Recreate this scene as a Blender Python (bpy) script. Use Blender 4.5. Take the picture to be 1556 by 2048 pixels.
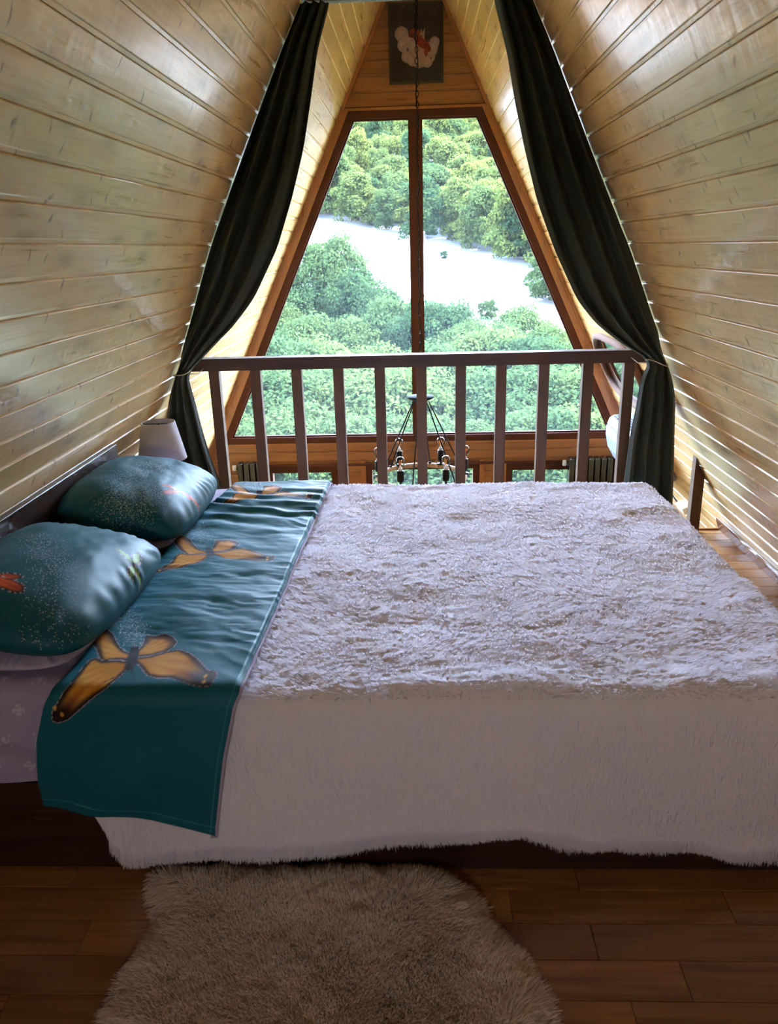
import bpy, bmesh, math
import numpy as np
from mathutils import Vector, Matrix

for o in list(bpy.data.objects):
    bpy.data.objects.remove(o, do_unlink=True)
scene = bpy.context.scene
C = scene.collection
rng = np.random.default_rng(7)

# ------------------------------------------------------------------ camera
K_SLOPE, Z_APEX, Y_GABLE, Y_FLOOR = 0.4811, 3.4257, 5.79, 4.011
CAM = Vector((-0.0068, 0.0, 1.5))
F_PX, PITCH, ROLL, YAW = 1540.0, 0.3311, -0.0269, 0.0416
fwd = Vector((-math.sin(YAW) * math.cos(PITCH), math.cos(YAW) * math.cos(PITCH), -math.sin(PITCH)))
r0 = Vector((math.cos(YAW), math.sin(YAW), 0)); u0 = r0.cross(fwd)
rt = math.cos(ROLL) * r0 + math.sin(ROLL) * u0
up = -math.sin(ROLL) * r0 + math.cos(ROLL) * u0
cd = bpy.data.cameras.new('camera'); cam = bpy.data.objects.new('camera', cd); C.objects.link(cam)
cd.sensor_fit = 'VERTICAL'; cd.sensor_height = 36.0; cd.lens = 36.0 * F_PX / 2048.0
cd.clip_start = 0.05; cd.clip_end = 2000
m = Matrix((rt, up, -fwd)).transposed().to_4x4(); m.translation = CAM
cam.matrix_world = m
cd.dof.use_dof = True; cd.dof.focus_distance = 5.0; cd.dof.aperture_fstop = 6.5
scene.camera = cam

# ------------------------------------------------------------------ sky, sun, exposure
world = bpy.data.worlds.new('sky'); scene.world = world; world.use_nodes = True
wt = world.node_tree; bg = wt.nodes['Background']
tc = wt.nodes.new('ShaderNodeTexCoord'); sp = wt.nodes.new('ShaderNodeSeparateXYZ')
rp = wt.nodes.new('ShaderNodeValToRGB')
wt.links.new(tc.outputs['Generated'], sp.inputs[0]); wt.links.new(sp.outputs['Z'], rp.inputs[0])
rp.color_ramp.elements[0].position = 0.0; rp.color_ramp.elements[0].color = (0.66, 0.79, 1.0, 1)
rp.color_ramp.elements[1].position = 0.8; rp.color_ramp.elements[1].color = (0.40, 0.58, 1.0, 1)
wt.links.new(rp.outputs[0], bg.inputs['Color']); bg.inputs['Strength'].default_value = 40.0
sd = bpy.data.lights.new('sun', 'SUN'); sun = bpy.data.objects.new('sun', sd); C.objects.link(sun)
sd.energy = 80.0; sd.angle = 0.0093; sd.color = (1.0, 0.93, 0.80)
sun.rotation_euler = Vector((0.60, 0.22, 0.86)).to_track_quat('Z', 'Y').to_euler()
scene.view_settings.view_transform = 'Standard'; scene.view_settings.look = 'None'
scene.view_settings.exposure = 1.5; scene.view_settings.gamma = 1.0
scene.view_settings.use_curve_mapping = False
scene.cycles.max_bounces = 7; scene.cycles.diffuse_bounces = 4; scene.cycles.glossy_bounces = 4
scene.cycles.transparent_max_bounces = 10; scene.cycles.transmission_bounces = 6
scene.cycles.sample_clamp_indirect = 8.0
scene.cycles.use_adaptive_sampling = True; scene.cycles.adaptive_threshold = 0.13; scene.cycles.adaptive_min_samples = 16
scene.cycles.caustics_reflective = False; scene.cycles.caustics_refractive = False


def portal(cx, cz, w, h, y=Y_GABLE + 0.16):
    """window portal: guides sky sampling, gives off nothing itself"""
    ld = bpy.data.lights.new('window_portal', 'AREA'); ld.shape = 'RECTANGLE'; ld.size = w; ld.size_y = h
    ld.cycles.is_portal = True
    o = bpy.data.objects.new('window_portal', ld); C.objects.link(o)
    o.location = (cx, y, cz); o.rotation_euler = (math.radians(-90 if y > 0 else 90), 0, 0)


portal(0, 1.23, 3.0, 2.3)
portal(0, -1.1, 2.5, 1.9)
portal(0, 1.52, 0.35, 0.36, -2.46)


# ------------------------------------------------------------------ helpers
def hw(z):
    return K_SLOPE * (Z_APEX - z)


def prop(o, label=None, cat=None, group=None, kind=None):
    if label: o['label'] = label
    if cat: o['category'] = cat
    if group: o['group'] = group
    if kind: o['kind'] = kind
    return o


def par(o, p):
    if p is not None:
        o.parent = p
        bpy.context.view_layer.update() if p.rotation_euler[0] != 0 else None
        o.matrix_parent_inverse = Matrix.Translation(-Vector(p.location)) if p.type == 'EMPTY' else Matrix.Identity(4)
    return o


def mesh(name, verts, faces, mat=None, parent=None, smooth=False):
    me = bpy.data.meshes.new(name)
    verts = np.asarray(verts, dtype=float)
    if isinstance(faces, np.ndarray):
        nf, k = faces.shape
        me.vertices.add(len(verts)); me.vertices.foreach_set('co', verts.ravel())
        me.loops.add(nf * k); me.loops.foreach_set('vertex_index', faces.ravel().astype(np.int32))
        me.polygons.add(nf); me.polygons.foreach_set('loop_start', (np.arange(nf) * k).astype(np.int32))
        me.polygons.foreach_set('loop_total', np.full(nf, k, dtype=np.int32))
        me.update(calc_edges=True)
    else:
        me.from_pydata([tuple(v) for v in verts], [], faces); me.update()
    if smooth:
        me.polygons.foreach_set('use_smooth', np.ones(len(me.polygons), dtype=bool))
    if mat: me.materials.append(mat)
    o = bpy.data.objects.new(name, me); C.objects.link(o)
    return par(o, parent)


def empty(name, loc, label=None, cat=None, group=None, kind=None):
    o = bpy.data.objects.new(name, None); C.objects.link(o); o.location = loc
    o.empty_display_size = 0.1
    return prop(o, label, cat, group, kind)


class MB:
    """collects solids into one mesh"""
    def __init__(s): s.v = []; s.f = []
    def add(s, v, f):
        n = len(s.v); s.v += [tuple(map(float, p)) for p in v]; s.f += [[i + n for i in q] for q in f]; return s
    def prism(s, poly, axis, a, b):
        """poly: list of 2D points; extruded along axis between a and b"""
        n = len(poly); P = []
        for t in (a, b):
            for (p, q) in poly:
                P.append({'x': (t, p, q), 'y': (p, t, q), 'z': (p, q, t)}[axis])
        F = [list(range(n))[::-1], list(range(n, 2 * n))]
        for i in range(n):
            j = (i + 1) % n; F.append([i, j, n + j, n + i])
        return s.add(P, F)
    def box(s, x0, x1, y0, y1, z0, z1, bev=0.0):
        bm = bmesh.new(); bmesh.ops.create_cube(bm, size=1.0)
        for v in bm.verts:
            v.co = ((x0 + x1) / 2 + v.co.x * (x1 - x0), (y0 + y1) / 2 + v.co.y * (y1 - y0), (z0 + z1) / 2 + v.co.z * (z1 - z0))
        if bev > 0:
            bmesh.ops.bevel(bm, geom=list(bm.edges), offset=bev, segments=2, affect='EDGES', profile=0.5)
        bm.verts.index_update()
        s.add([v.co for v in bm.verts], [[v.index for v in f.verts] for f in bm.faces]); bm.free(); return s
    def tube(s, pts, rad, n=8, close=False, caps=True):
        pts = [Vector(p) for p in pts]; N = len(pts); V = []; F = []
        rads = rad if hasattr(rad, '__len__') else [rad] * N
        ref = None
        for i, p in enumerate(pts):
            if close: t = pts[(i + 1) % N] - pts[i - 1]
            else: t = pts[min(i + 1, N - 1)] - pts[max(i - 1, 0)]
            t.normalize()
            if ref is None:
                ref = t.orthogonal().normalized()
            a = (ref - t * ref.dot(t)).normalized(); ref = a; b = t.cross(a)
            for k in range(n):
                th = 2 * math.pi * k / n; V.append(p + (a * math.cos(th) + b * math.sin(th)) * rads[i])
        for i in range(N if close else N - 1):
            j = (i + 1) % N
            for k in range(n):
                l = (k + 1) % n; F.append([i * n + k, i * n + l, j * n + l, j * n + k])
        if caps and not close:
            F.append(list(range(n))[::-1]); F.append([(N - 1) * n + k for k in range(n)])
        return s.add(V, F)
    def lathe(s, prof, c, n=24):
        V = []; F = []; c = Vector(c)
        for (r, z) in prof:
            for k in range(n):
                th = 2 * math.pi * k / n; V.append(c + Vector((r * math.cos(th), r * math.sin(th), z)))
        for i in range(len(prof) - 1):
            for k in range(n):
                l = (k + 1) % n; F.append([i * n + k, i * n + l, (i + 1) * n + l, (i + 1) * n + k])
        return s.add(V, F)
    def build(s, name, mat, parent=None, smooth=False):
        o = mesh(name, s.v, s.f, mat, parent, smooth)
        bm = bmesh.new(); bm.from_mesh(o.data); bmesh.ops.recalc_face_normals(bm, faces=bm.faces); bm.to_mesh(o.data); bm.free()
        return o


def copy_tree(o, parent=None):
    c = o.copy(); C.objects.link(c)
    if parent is not None: c.parent = parent
    for ch in list(o.children): copy_tree(ch, c)
    return c


def grid_faces(nu, nv):
    i = np.arange(nu - 1)[:, None] * nv + np.arange(nv - 1)[None, :]
    return np.stack([i, i + nv, i + nv + 1, i + 1], -1).reshape(-1, 4)


def hashn(i, j, seed):
    h = (i.astype(np.int64) * 374761393 + j.astype(np.int64) * 668265263 + seed * 982451653) & 0x7fffffff
    h = ((h ^ (h >> 13)) * 1274126177) & 0x7fffffff
    return ((h ^ (h >> 16)) & 0xffff) / 65535.0


def vnoise(x, y, seed=0):
    i = np.floor(x); j = np.floor(y); a = x - i; b = y - j
    a = a * a * (3 - 2 * a); b = b * b * (3 - 2 * b)
    return ((hashn(i, j, seed) * (1 - a) + hashn(i + 1, j, seed) * a) * (1 - b)
            + (hashn(i, j + 1, seed) * (1 - a) + hashn(i + 1, j + 1, seed) * a) * b) * 2 - 1


def fbm(x, y, seed=0, o=4):
    r = 0; am = 1.0
    for k in range(o):
        r = r + am * vnoise(x * 2 ** k, y * 2 ** k, seed + k * 17); am *= 0.5
    return r


def poly_sd(poly, x, y):
    """signed distance to a polygon, negative inside"""
    P = np.array(poly); d = np.full(x.shape, 1e9); ins = np.zeros(x.shape, bool)
    for i in range(len(P)):
        a = P[i]; b = P[(i + 1) % len(P)]; e = b - a
        t = np.clip(((x - a[0]) * e[0] + (y - a[1]) * e[1]) / (e @ e + 1e-12), 0, 1)
        d = np.minimum(d, np.hypot(x - a[0] - t * e[0], y - a[1] - t * e[1]))
        c = ((a[1] > y) != (b[1] > y)) & (x < (b[0] - a[0]) * (y - a[1]) / (b[1] - a[1] + 1e-12) + a[0])
        ins ^= c
    return np.where(ins, -d, d)


def sm(a, b, x):
    t = np.clip((x - a) / (b - a), 0, 1); return t * t * (3 - 2 * t)


def srgb(r, g, b):
    f = lambda c: (c / 255 / 12.92) if c / 255 <= 0.04045 else ((c / 255 + 0.055) / 1.055) ** 2.4
    return (f(r), f(g), f(b), 1.0)


# ------------------------------------------------------------------ materials
class NT:
    def __init__(s, name):
        s.m = bpy.data.materials.new(name); s.m.use_nodes = True; s.t = s.m.node_tree
        s.p = s.t.nodes['Principled BSDF']; s.out = s.t.nodes['Material Output']
    def n(s, typ, ins=None, **kw):
        nd = s.t.nodes.new('ShaderNode' + typ)
        for k, v in kw.items(): setattr(nd, k, v)
        for k, v in (ins or {}).items(): s.set(nd, k, v)
        return nd
    def set(s, nd, k, v):
        if isinstance(v, bpy.types.NodeSocket): s.t.links.new(v, nd.inputs[k])
        else: nd.inputs[k].default_value = v
    def P(s, **kw):
        for k, v in kw.items(): s.set(s.p, k.replace('_', ' '), v)
        return s
    def math(s, op, a, b=None):
        nd = s.n('Math', operation=op); s.set(nd, 0, a)
        if b is not None: s.set(nd, 1, b)
        return nd.outputs[0]
    def ramp(s, fac, stops):
        nd = s.n('ValToRGB'); s.set(nd, 0, fac); e = nd.color_ramp.elements
        while len(e) < len(stops): e.new(0.5)
        for el, (p, c) in zip(e, stops):
            el.position = p; el.color = c if hasattr(c, '__len__') else (c, c, c, 1)
        return nd.outputs[0]
    def mix(s, fac, a, b, mode='MIX'):
        nd = s.n('MixRGB', blend_type=mode); s.set(nd, 0, fac); s.set(nd, 1, a); s.set(nd, 2, b); return nd.outputs[0]
    def coords(s, scale=(1, 1, 1), rnd=0.0):
        co = s.n('TexCoord').outputs['Object']
        if rnd:
            r = s.n('ObjectInfo').outputs['Random']
            off = s.n('VectorMath', operation='SCALE'); off.inputs[0].default_value = (rnd, rnd * 1.7, rnd * 0.6); s.set(off, 3, r)
            ad = s.n('VectorMath', operation='ADD'); s.set(ad, 0, co); s.set(ad, 1, off.outputs[0]); co = ad.outputs[0]
        mp = s.n('Mapping'); s.set(mp, 'Vector', co); mp.inputs['Scale'].default_value = scale
        return mp.outputs[0]
    def noise(s, vec, scale, detail=4, rough=0.55, out='Fac'):
        nd = s.n('TexNoise'); s.set(nd, 'Vector', vec); nd.inputs['Scale'].default_value = scale
        nd.inputs['Detail'].default_value = detail; nd.inputs['Roughness'].default_value = rough; return nd.outputs[out]
    def bump(s, h, strength, dist):
        nd = s.n('Bump', {'Strength': strength, 'Distance': dist}); s.set(nd, 'Height', h); s.set(s.p, 'Normal', nd.outputs[0])


def simple(name, col, rough=0.6, metal=0.0, spec=0.5, var=0.12, scale=30):
    t = NT(name); v = t.noise(t.coords(rnd=3.0), scale, 3)
    c2 = tuple(min(1, c * (1 - var)) for c in col[:3]) + (1,); c1 = tuple(min(1, c * (1 + var)) for c in col[:3]) + (1,)
    t.P(Base_Color=t.mix(v, c1, c2), Roughness=rough, Metallic=metal); t.p.inputs['Specular IOR Level'].default_value = spec
    return t.m


def wood(name, light, mid, dark, axis='Y', knots=1.0, rough=0.33, coat=0.35, gscale=1.0, bumpy=0.25, streak=1.0, flat=False, chatter=False):
    """boards: grain along the given local axis; knots and short dark ticks"""
    t = NT(name)
    A = {'Y': (1, 0.06, 1), 'X': (0.06, 1, 1), 'Z': (1, 1, 0.06)}[axis]
    v = t.coords(tuple(a * gscale for a in A), rnd=7.0)
    g1 = t.noise(v, 26, 3, 0.62); g2 = t.noise(v, 90, 1, 0.5)
    big = t.noise(t.coords({'Y': (3, 1.1, 3), 'X': (1.1, 3, 3), 'Z': (3, 3, 1.1)}[axis], rnd=5.0), 1.6, 1)
    gm = t.math('ADD', t.math('MULTIPLY', g1, 0.6), t.math('MULTIPLY', g2, 0.4))
    col = t.ramp(gm, [(0.30, mid), (0.52, light), (0.75, mid)])
    col = t.mix(t.ramp(big, [(0.35, 0.0), (0.75, 0.55)]), col, mid)
    r = t.n('ObjectInfo').outputs['Random']
    col = t.mix(t.math('MULTIPLY', r, 0.22 * streak), col, tuple(c * 0.72 for c in mid[:3]) + (1,))
    if knots > 0:
        # ticks: thin along the board, long across it
        kv = t.coords({'Y': (13, 11, 6), 'X': (11, 13, 6), 'Z': (13, 6, 11)}[axis], rnd=11.0)
        wob = t.noise(kv, 1.3, 0, out='Color')
        ad = t.n('VectorMath', operation='ADD'); t.set(ad, 0, kv)
        sc = t.n('VectorMath', operation='SCALE'); t.set(sc, 0, wob); sc.inputs[3].default_value = 0.5; t.set(ad, 1, sc.outputs[0])
        st = t.n('Mapping'); t.set(st, 'Vector', ad.outputs[0]); st.inputs['Scale'].default_value = {'Y': (0.55, 1.9, 1), 'X': (1.9, 0.55, 1), 'Z': (0.55, 1, 1.9)}[axis]
        vo = t.n('TexVoronoi', feature='F1'); t.set(vo, 'Vector', st.outputs[0]); vo.inputs['Scale'].default_value = 1.0
        pick = t.ramp(vo.outputs['Color'], [(0.68, 0.0), (0.72, 1.0)] if flat else [(0.25, 0.0), (0.33, 1.0)])
        tick = t.math('MULTIPLY', t.ramp(vo.outputs['Distance'], [(0.03, 1.0), (0.14, 0.0)]), pick)
        kn = t.n('TexVoronoi', feature='F1'); t.set(kn, 'Vector', t.coords({'Y': (7, 2.4, 3), 'X': (2.4, 7, 3), 'Z': (7, 3, 2.4)}[axis], rnd=23.0)); kn.inputs['Scale'].default_value = 1.0
        kk = t.ramp(kn.outputs['Distance'], [(0.03, 1.0), (0.16, 0.25), (0.34, 0.0)])
        col = t.mix(t.math('MULTIPLY', kk, 0.55 * knots), col, tuple(0.55 * c for c in mid[:3]) + (1,))
        col = t.mix(t.math('MULTIPLY', tick, 0.74 * knots), col, dark)
    t.P(Base_Color=col, Roughness=t.ramp(g1, [(0.3, rough * 0.8), (0.8, rough * 1.25)]))
    t.p.inputs['Coat Weight'].default_value = coat; t.p.inputs['Coat Roughness'].default_value = 0.24
    if chatter:     # uneven varnish over planer marks: waves crossing the board
        t.bump(t.noise(t.coords((4, 15, 4), rnd=9.0), 1.0, 2, 0.55), 0.32, 0.010); t.p.inputs['Coat Roughness'].default_value = 0.13
    else:
        t.bump(t.noise(v, 9, 1, 0.5), bumpy, 0.006)
    if flat:        # grain lies in the local XY face of the board
        for nd in t.t.nodes:
            if nd.bl_idname == 'ShaderNodeTexNoise': nd.noise_dimensions = '2D'
            if nd.bl_idname == 'ShaderNodeTexVoronoi': nd.voronoi_dimensions = '2D'
    return t.m


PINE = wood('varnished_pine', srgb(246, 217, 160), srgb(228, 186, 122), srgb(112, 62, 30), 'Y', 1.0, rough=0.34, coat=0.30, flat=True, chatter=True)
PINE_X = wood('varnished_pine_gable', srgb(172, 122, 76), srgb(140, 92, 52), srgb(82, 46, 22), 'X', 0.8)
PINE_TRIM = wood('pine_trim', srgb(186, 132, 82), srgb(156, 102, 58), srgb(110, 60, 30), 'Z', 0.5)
RAILWOOD = wood('stained_rail_wood', srgb(104, 70, 42), srgb(76, 48, 28), srgb(30, 19, 13), 'Z', 0.6, rough=0.6, coat=0.0)
RAILWOOD_X = wood('stained_rail_wood_lengthwise', srgb(78, 46, 30), srgb(56, 33, 22), srgb(26, 16, 12), 'X', 0.6, rough=0.55, coat=0.05)
LAMINATE = wood('oak_laminate', srgb(180, 124, 66), srgb(126, 78, 36), srgb(80, 44, 20), 'X', 0.3, rough=0.3, coat=0.2, gscale=0.55, streak=2.4, flat=True)
WENGE = wood('dark_wenge', srgb(64, 38, 28), srgb(44, 26, 20), srgb(18, 10, 8), 'X', 0.0, rough=0.3, coat=0.3)
WENGE_Y = wood('dark_wenge_lengthwise', srgb(64, 40, 30), srgb(44, 28, 22), srgb(18, 10, 8), 'Y', 0.0, rough=0.28, coat=0.3)
SLAB = simple('roof_underlay', srgb(170, 122, 76), 0.8)
BROWN = simple('brown_window_profile', srgb(84, 50, 38), 0.7, var=0.08, spec=0.12)
BASEB = simple('glossy_baseboard', srgb(128, 92, 66), 0.06, var=0.1, spec=1.0)
BLACK = simple('black_metal', (0.008, 0.008, 0.009, 1), 0.6, spec=0.15)
HUBTOP = simple('dark_steel', srgb(30, 33, 40), 0.85, spec=0.1)
WHITEP = simple('white_plastic', srgb(226, 228, 232), 0.4, var=0.03)
ACWHITE = simple('aircon_plastic', srgb(118, 128, 156), 0.5, var=0.03)
GREYSLOT = simple('dark_vent_slot', srgb(40, 42, 48), 0.6)
RADI = simple('dark_radiator_enamel', srgb(46, 48, 38), 0.22, var=0.1)
CONC = simple('lower_floor_boards', srgb(120, 84, 54), 0.5)
GREYPLAST = simple('exterior_render', srgb(150, 140, 128), 0.9)


def glass(name, tint=(1, 1, 1, 1), refl=0.06, haze=0.0):
    t = NT(name); t.t.nodes.remove(t.p)
    tr = t.n('BsdfTransparent', {'Color': tint}); gl = t.n('BsdfGlossy', {'Roughness': 0.02})
    fr = t.n('LayerWeight', {'Blend': 0.18})
    mx = t.n('MixShader'); t.set(mx, 0, t.math('MULTIPLY', fr.outputs['Fresnel'], refl * 10)); t.t.links.new(tr.outputs[0], mx.inputs[1]); t.t.links.new(gl.outputs[0], mx.inputs[2])
    if haze:  # pale veil mixed into the glass imitates bluish haze over the view
        tl = t.n('BsdfTranslucent', {'Color': (0.9, 0.95, 1.0, 1)}); m2 = t.n('MixShader', {0: haze})
        t.t.links.new(mx.outputs[0], m2.inputs[1]); t.t.links.new(tl.outputs[0], m2.inputs[2]); mx = m2
    t.t.links.new(mx.outputs[0], t.out.inputs['Surface']); return t.m


PANE = glass('window_glass', (0.96, 0.985, 0.98, 1), 0.05, 0.0032)
PANEWARM = glass('warm_tinted_glass', (1.0, 0.87, 0.74, 1), 0.05)  # tint warms the fill daylight from the added rear window
BULBGLASS = glass('bulb_glass', (0.93, 0.95, 0.97, 1), 0.12)


def fabric(name, col, rough=0.75, sheen=0.2, weave=900, bumpd=0.0006, trans=0.0, attr=None, spec=0.4):
    t = NT(name)
    v = t.coords(); w = t.noise(v, weave, 2); soft = t.noise(v, 9, 3)
    base = col
    if attr:
        a = t.n('Attribute', attribute_name='print'); base = a.outputs['Color']
        s = t.n('Attribute', attribute_name='glitter')
        vo = t.n('TexVoronoi', feature='F1'); t.set(vo, 'Vector', v); vo.inputs['Scale'].default_value = attr
        # a dot shows where its own cell's random value lies under the local density
        sepc = t.n('SeparateColor'); t.set(sepc, 0, vo.outputs['Color'])
        on = t.math('LESS_THAN', sepc.outputs[0], s.outputs['Fac'])
        dot = t.math('MULTIPLY', t.math('LESS_THAN', vo.outputs['Distance'], t.math('ADD', 0.20, t.math('MULTIPLY', sepc.outputs[1], 0.22))), on)
        base = t.mix(t.math('MULTIPLY', dot, 0.9), base, srgb(228, 236, 240))
    base = t.mix(t.math('MULTIPLY', soft, 0.14), base, (0.0, 0.0, 0.0, 1))
    t.P(Base_Color=base, Roughness=rough); t.p.inputs['Sheen Weight'].default_value = sheen; t.p.inputs['Specular IOR Level'].default_value = spec
    t.bump(w, 0.5, bumpd)
    return t.m


CURTAIN = fabric('olive_curtain', srgb(50, 53, 36), 0.8, 0.04)
CORD = simple('pale_cord', srgb(190, 176, 150), 0.7)
TEAL = fabric('teal_satin_print', (0, 0, 0, 1), 0.5, 0.0, attr=250.0, spec=0.28)
LILAC = fabric('lilac_cotton', srgb(196, 184, 214), 0.8)
SHEETM = fabric('lilac_printed_sheet', (0, 0, 0, 1), 0.8, attr=10.0)
SHADE = fabric('lampshade_linen', srgb(206, 198, 202), 0.85, weave=500)


def fur_mat(name, c1, c2, tr=0.35, scale=6):
    t = NT(name); t.t.nodes.remove(t.p); n_ = t.noise(t.coords(), scale, 3); col = t.mix(n_, c1, c2)
    d = t.n('BsdfDiffuse'); b = t.n('BsdfTranslucent'); t.set(d, 'Color', col); t.set(b, 'Color', col)
    mx = t.n('MixShader', {0: tr}); t.t.links.new(d.outputs[0], mx.inputs[1]); t.t.links.new(b.outputs[0], mx.inputs[2]); t.t.links.new(mx.outputs[0], t.out.inputs['Surface'])
    return t.m


FLUFF = fur_mat('cream_fleece', srgb(252, 248, 254), srgb(246, 241, 250))
FLUFFBASE = simple('cream_fleece_base', srgb(244, 238, 246), 0.95, var=0.04)
SKINBASE = simple('sheepskin_underwool', srgb(252, 238, 224), 0.95, var=0.06, scale=14)
SKIN = fur_mat('sheepskin_wool', srgb(254, 243, 230), srgb(248, 232, 214))


def add_attr(o, name, typ, arr):
    a = o.data.attributes.new(name, typ, 'POINT')
    a.data.foreach_set('color' if typ == 'FLOAT_COLOR' else 'value', np.ascontiguousarray(arr, dtype=np.float32).ravel())


# ================================================================== STRUCTURE
PITCHB = 0.0955
SL = math.hypot(1, K_SLOPE)
Y_REAR = -2.3
Z_LOW = -2.6
BT = 0.014


def wall_frame(s):
    U = Vector((-s * K_SLOPE, 0, 1)) / SL; N = Vector((-s, 0, -K_SLOPE)) / SL
    Yv = Vector((0, s, 0)); return U, Yv, N


# one board: profile in (u, h), extruded along local Y, shared by every board of both slopes
prof = [(0.0003, -BT), (0.0003, -0.0055), (0.0105, -0.0050), (0.0125, -0.0010), (0.0145, 0.0),
        (PITCHB - 0.0042, 0.0), (PITCHB - 0.0022, -0.0012), (PITCHB - 0.0003, -0.0055), (PITCHB - 0.0003, -BT)]
LB = Y_GABLE - Y_REAR
bme = MB().prism([(p[0], p[1]) for p in prof], 'y', -LB / 2, LB / 2)
# prism along y takes (x, z)
board_me = None
for s, nm, lab in ((-1, 'wall_left', None), (1, 'wall_right', None)):
    U, Yv, N = wall_frame(s)
    # backing slab (roof build-up), plus an unseen overhang added to shade the window
    P = lambda z, h: (s * hw(z) - N.x * 0 + N.x * h, z + N.z * h)
    a0 = P(Z_LOW - 0.3, -BT); a1 = P(Z_APEX, -BT); b1 = P(Z_APEX, -0.2); b0 = P(Z_LOW - 0.3, -0.2)
    top_in = (0.0, Z_APEX + BT * SL / K_SLOPE); top_out = (0.0, Z_APEX + 0.2 * SL / K_SLOPE)
    w = MB().prism([a0, top_in, top_out, b0], 'y', Y_REAR - 0.3, Y_GABLE + 0.72).build(nm, SLAB)
    prop(w, kind='structure')
    # boards
    u_ref = 1.786 * SL if s < 0 else 1.8330 * SL
    i0 = math.ceil((-1.0 * SL - u_ref) / PITCHB); i1 = math.floor((Z_APEX * SL - u_ref) / PITCHB)
    for i in range(i0, i1):
        u = u_ref + i * PITCHB; z = u / SL
        if board_me is None:
            b = bme.build('board', PINE); board_me = b.data
        else:
            b = bpy.data.objects.new('board', board_me); C.objects.link(b)
        b.parent = w
        M = Matrix((U, Yv, N)).transposed().to_4x4()
        M.translation = Vector((s * hw(z), (Y_GABLE + Y_REAR) / 2, z)); b.matrix_world = M

# gable wall: wall body with openings, boards proud of it
FR = 0.05          # window profile width
GT, GB = 2.325, 0.130           # glass top and bottom
def gx(z):          # half width of the glass opening (sloped jambs)
    return 0.42 + (GT - z) * 0.4695
OT, OB = GT + FR, GB - FR        # frame outer
def ox(z): return gx(z) + FR * math.hypot(1, 0.4695)
yb0, yb1 = Y_GABLE + 0.014, Y_GABLE + 0.16
g = MB()
poly = lambda pts: g.prism(pts, 'y', yb0, yb1)
poly([(-ox(OT), OT), (ox(OT), OT), (hw(OT) + .03, OT), (0.03, Z_APEX), (-0.03, Z_APEX), (-hw(OT) - .03, OT)])
for s in (-1, 1):
    poly([(s * ox(OT), OT), (s * (hw(OT) + .03), OT), (s * (hw(OB) + .03), OB), (s * ox(OB), OB)])
low_open = [(-1.155, -0.690, -0.155, -1.35), (-0.37, 0.415, -0.140, -2.45), (0.72, 1.20, -0.160, -1.35)]
ztop_low = -0.10
poly([(-hw(OB) - .03, OB), (hw(OB) + .03, OB), (hw(ztop_low) + .03, ztop_low), (-hw(ztop_low) - .03, ztop_low)])
xs = [-hw(-0.1) - 0.03, -1.155 - .05, -0.690 + .05, -0.37 - .05, 0.415 + .05, 0.72 - .05, 1.20 + .05, hw(-0.1) + 0.03]
def vcol(xa, xb, z0, z1): poly([(xa, z1), (xb, z1), (xb, z0), (xa, z0)])
poly([(xs[0], -0.1), (xs[1], -0.1), (xs[1], Z_LOW), (-hw(Z_LOW) - .03, Z_LOW)])
poly([(xs[7], -0.1), (xs[6], -0.1), (xs[6], Z_LOW), (hw(Z_LOW) + .03, Z_LOW)])
vcol(xs[2], xs[3], Z_LOW, -0.1); vcol(xs[4], xs[5], Z_LOW, -0.1)
vcol(xs[1], xs[2], Z_LOW, -1.4); vcol(xs[5], xs[6], Z_LOW, -1.4)
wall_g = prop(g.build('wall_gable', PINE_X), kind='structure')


def gable_board(z0, z1, xa0, xb0, xa1, xb1):
    """horizontal board z0..z1; xa*/xb* its ends at bottom / top"""
    pr = [(0.0006, 0.013), (0.0006, 0.0055), (0.008, 0.005), (0.0105, 0.0008), (0.012, 0.0),
          (z1 - z0 - 0.005, 0.0), (z1 - z0 - 0.0025, 0.0015), (z1 - z0 - 0.0006, 0.005), (z1 - z0 - 0.0006, 0.013)]
    n = len(pr); V = []
    for e in (0, 1):
        for (u, h) in pr:
            f = u / (z1 - z0); x = (xa0 + (xa1 - xa0) * f) if e == 0 else (xb0 + (xb1 - xb0) * f)
            V.append((x, Y_GABLE + h, z0 + u))
    F = [list(range(n)), list(range(n, 2 * n))[::-1]] + [[i, n + i, n + (i + 1) % n, (i + 1) % n] for i in range(n)]
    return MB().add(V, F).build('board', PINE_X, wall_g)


z = OT + 0.012
while z < Z_APEX - 0.05:
    z1 = min(z + PITCHB, Z_APEX - 0.012)
    gable_board(z, z1, -hw(z), hw(z), -hw(z1), hw(z1)); z = z1
z = OB
for dz in (0.075, 0.075):
    z1 = z; z0 = z - dz
    gable_board(z0, z1, -hw(z0), hw(z0), -hw(z1), hw(z1)); z = z0
cols = [(None, xs[1]), (xs[2], xs[3]), (xs[4], xs[5]), (xs[6], None)]
for i in range(6):
    z1 = z - i * PITCHB; z0 = z1 - PITCHB
    for (a, b) in cols:
        gable_board(z0, z1, -hw(z0) if a is None else a, hw(z0) if b is None else b, -hw(z1) if a is None else a, hw(z1) if b is None else b)


# big trapezoid window
def window_frame_mesh():
    mb = MB(); ya, yb = Y_GABLE - 0.012, Y_GABLE + 0.075
    bars = []
    bars.append([(-ox(OT), OT), (ox(OT), OT), (gx(GT), GT), (-gx(GT), GT)])
    bars.append([(-gx(GB), GB), (gx(GB), GB), (ox(OB), OB), (-ox(OB), OB)])
    for s in (-1, 1):
        bars.append([(s * gx(GT), GT), (s * ox(OT), OT), (s * ox(OB), OB), (s * gx(GB), GB)])
    return bars, ya, yb


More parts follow.
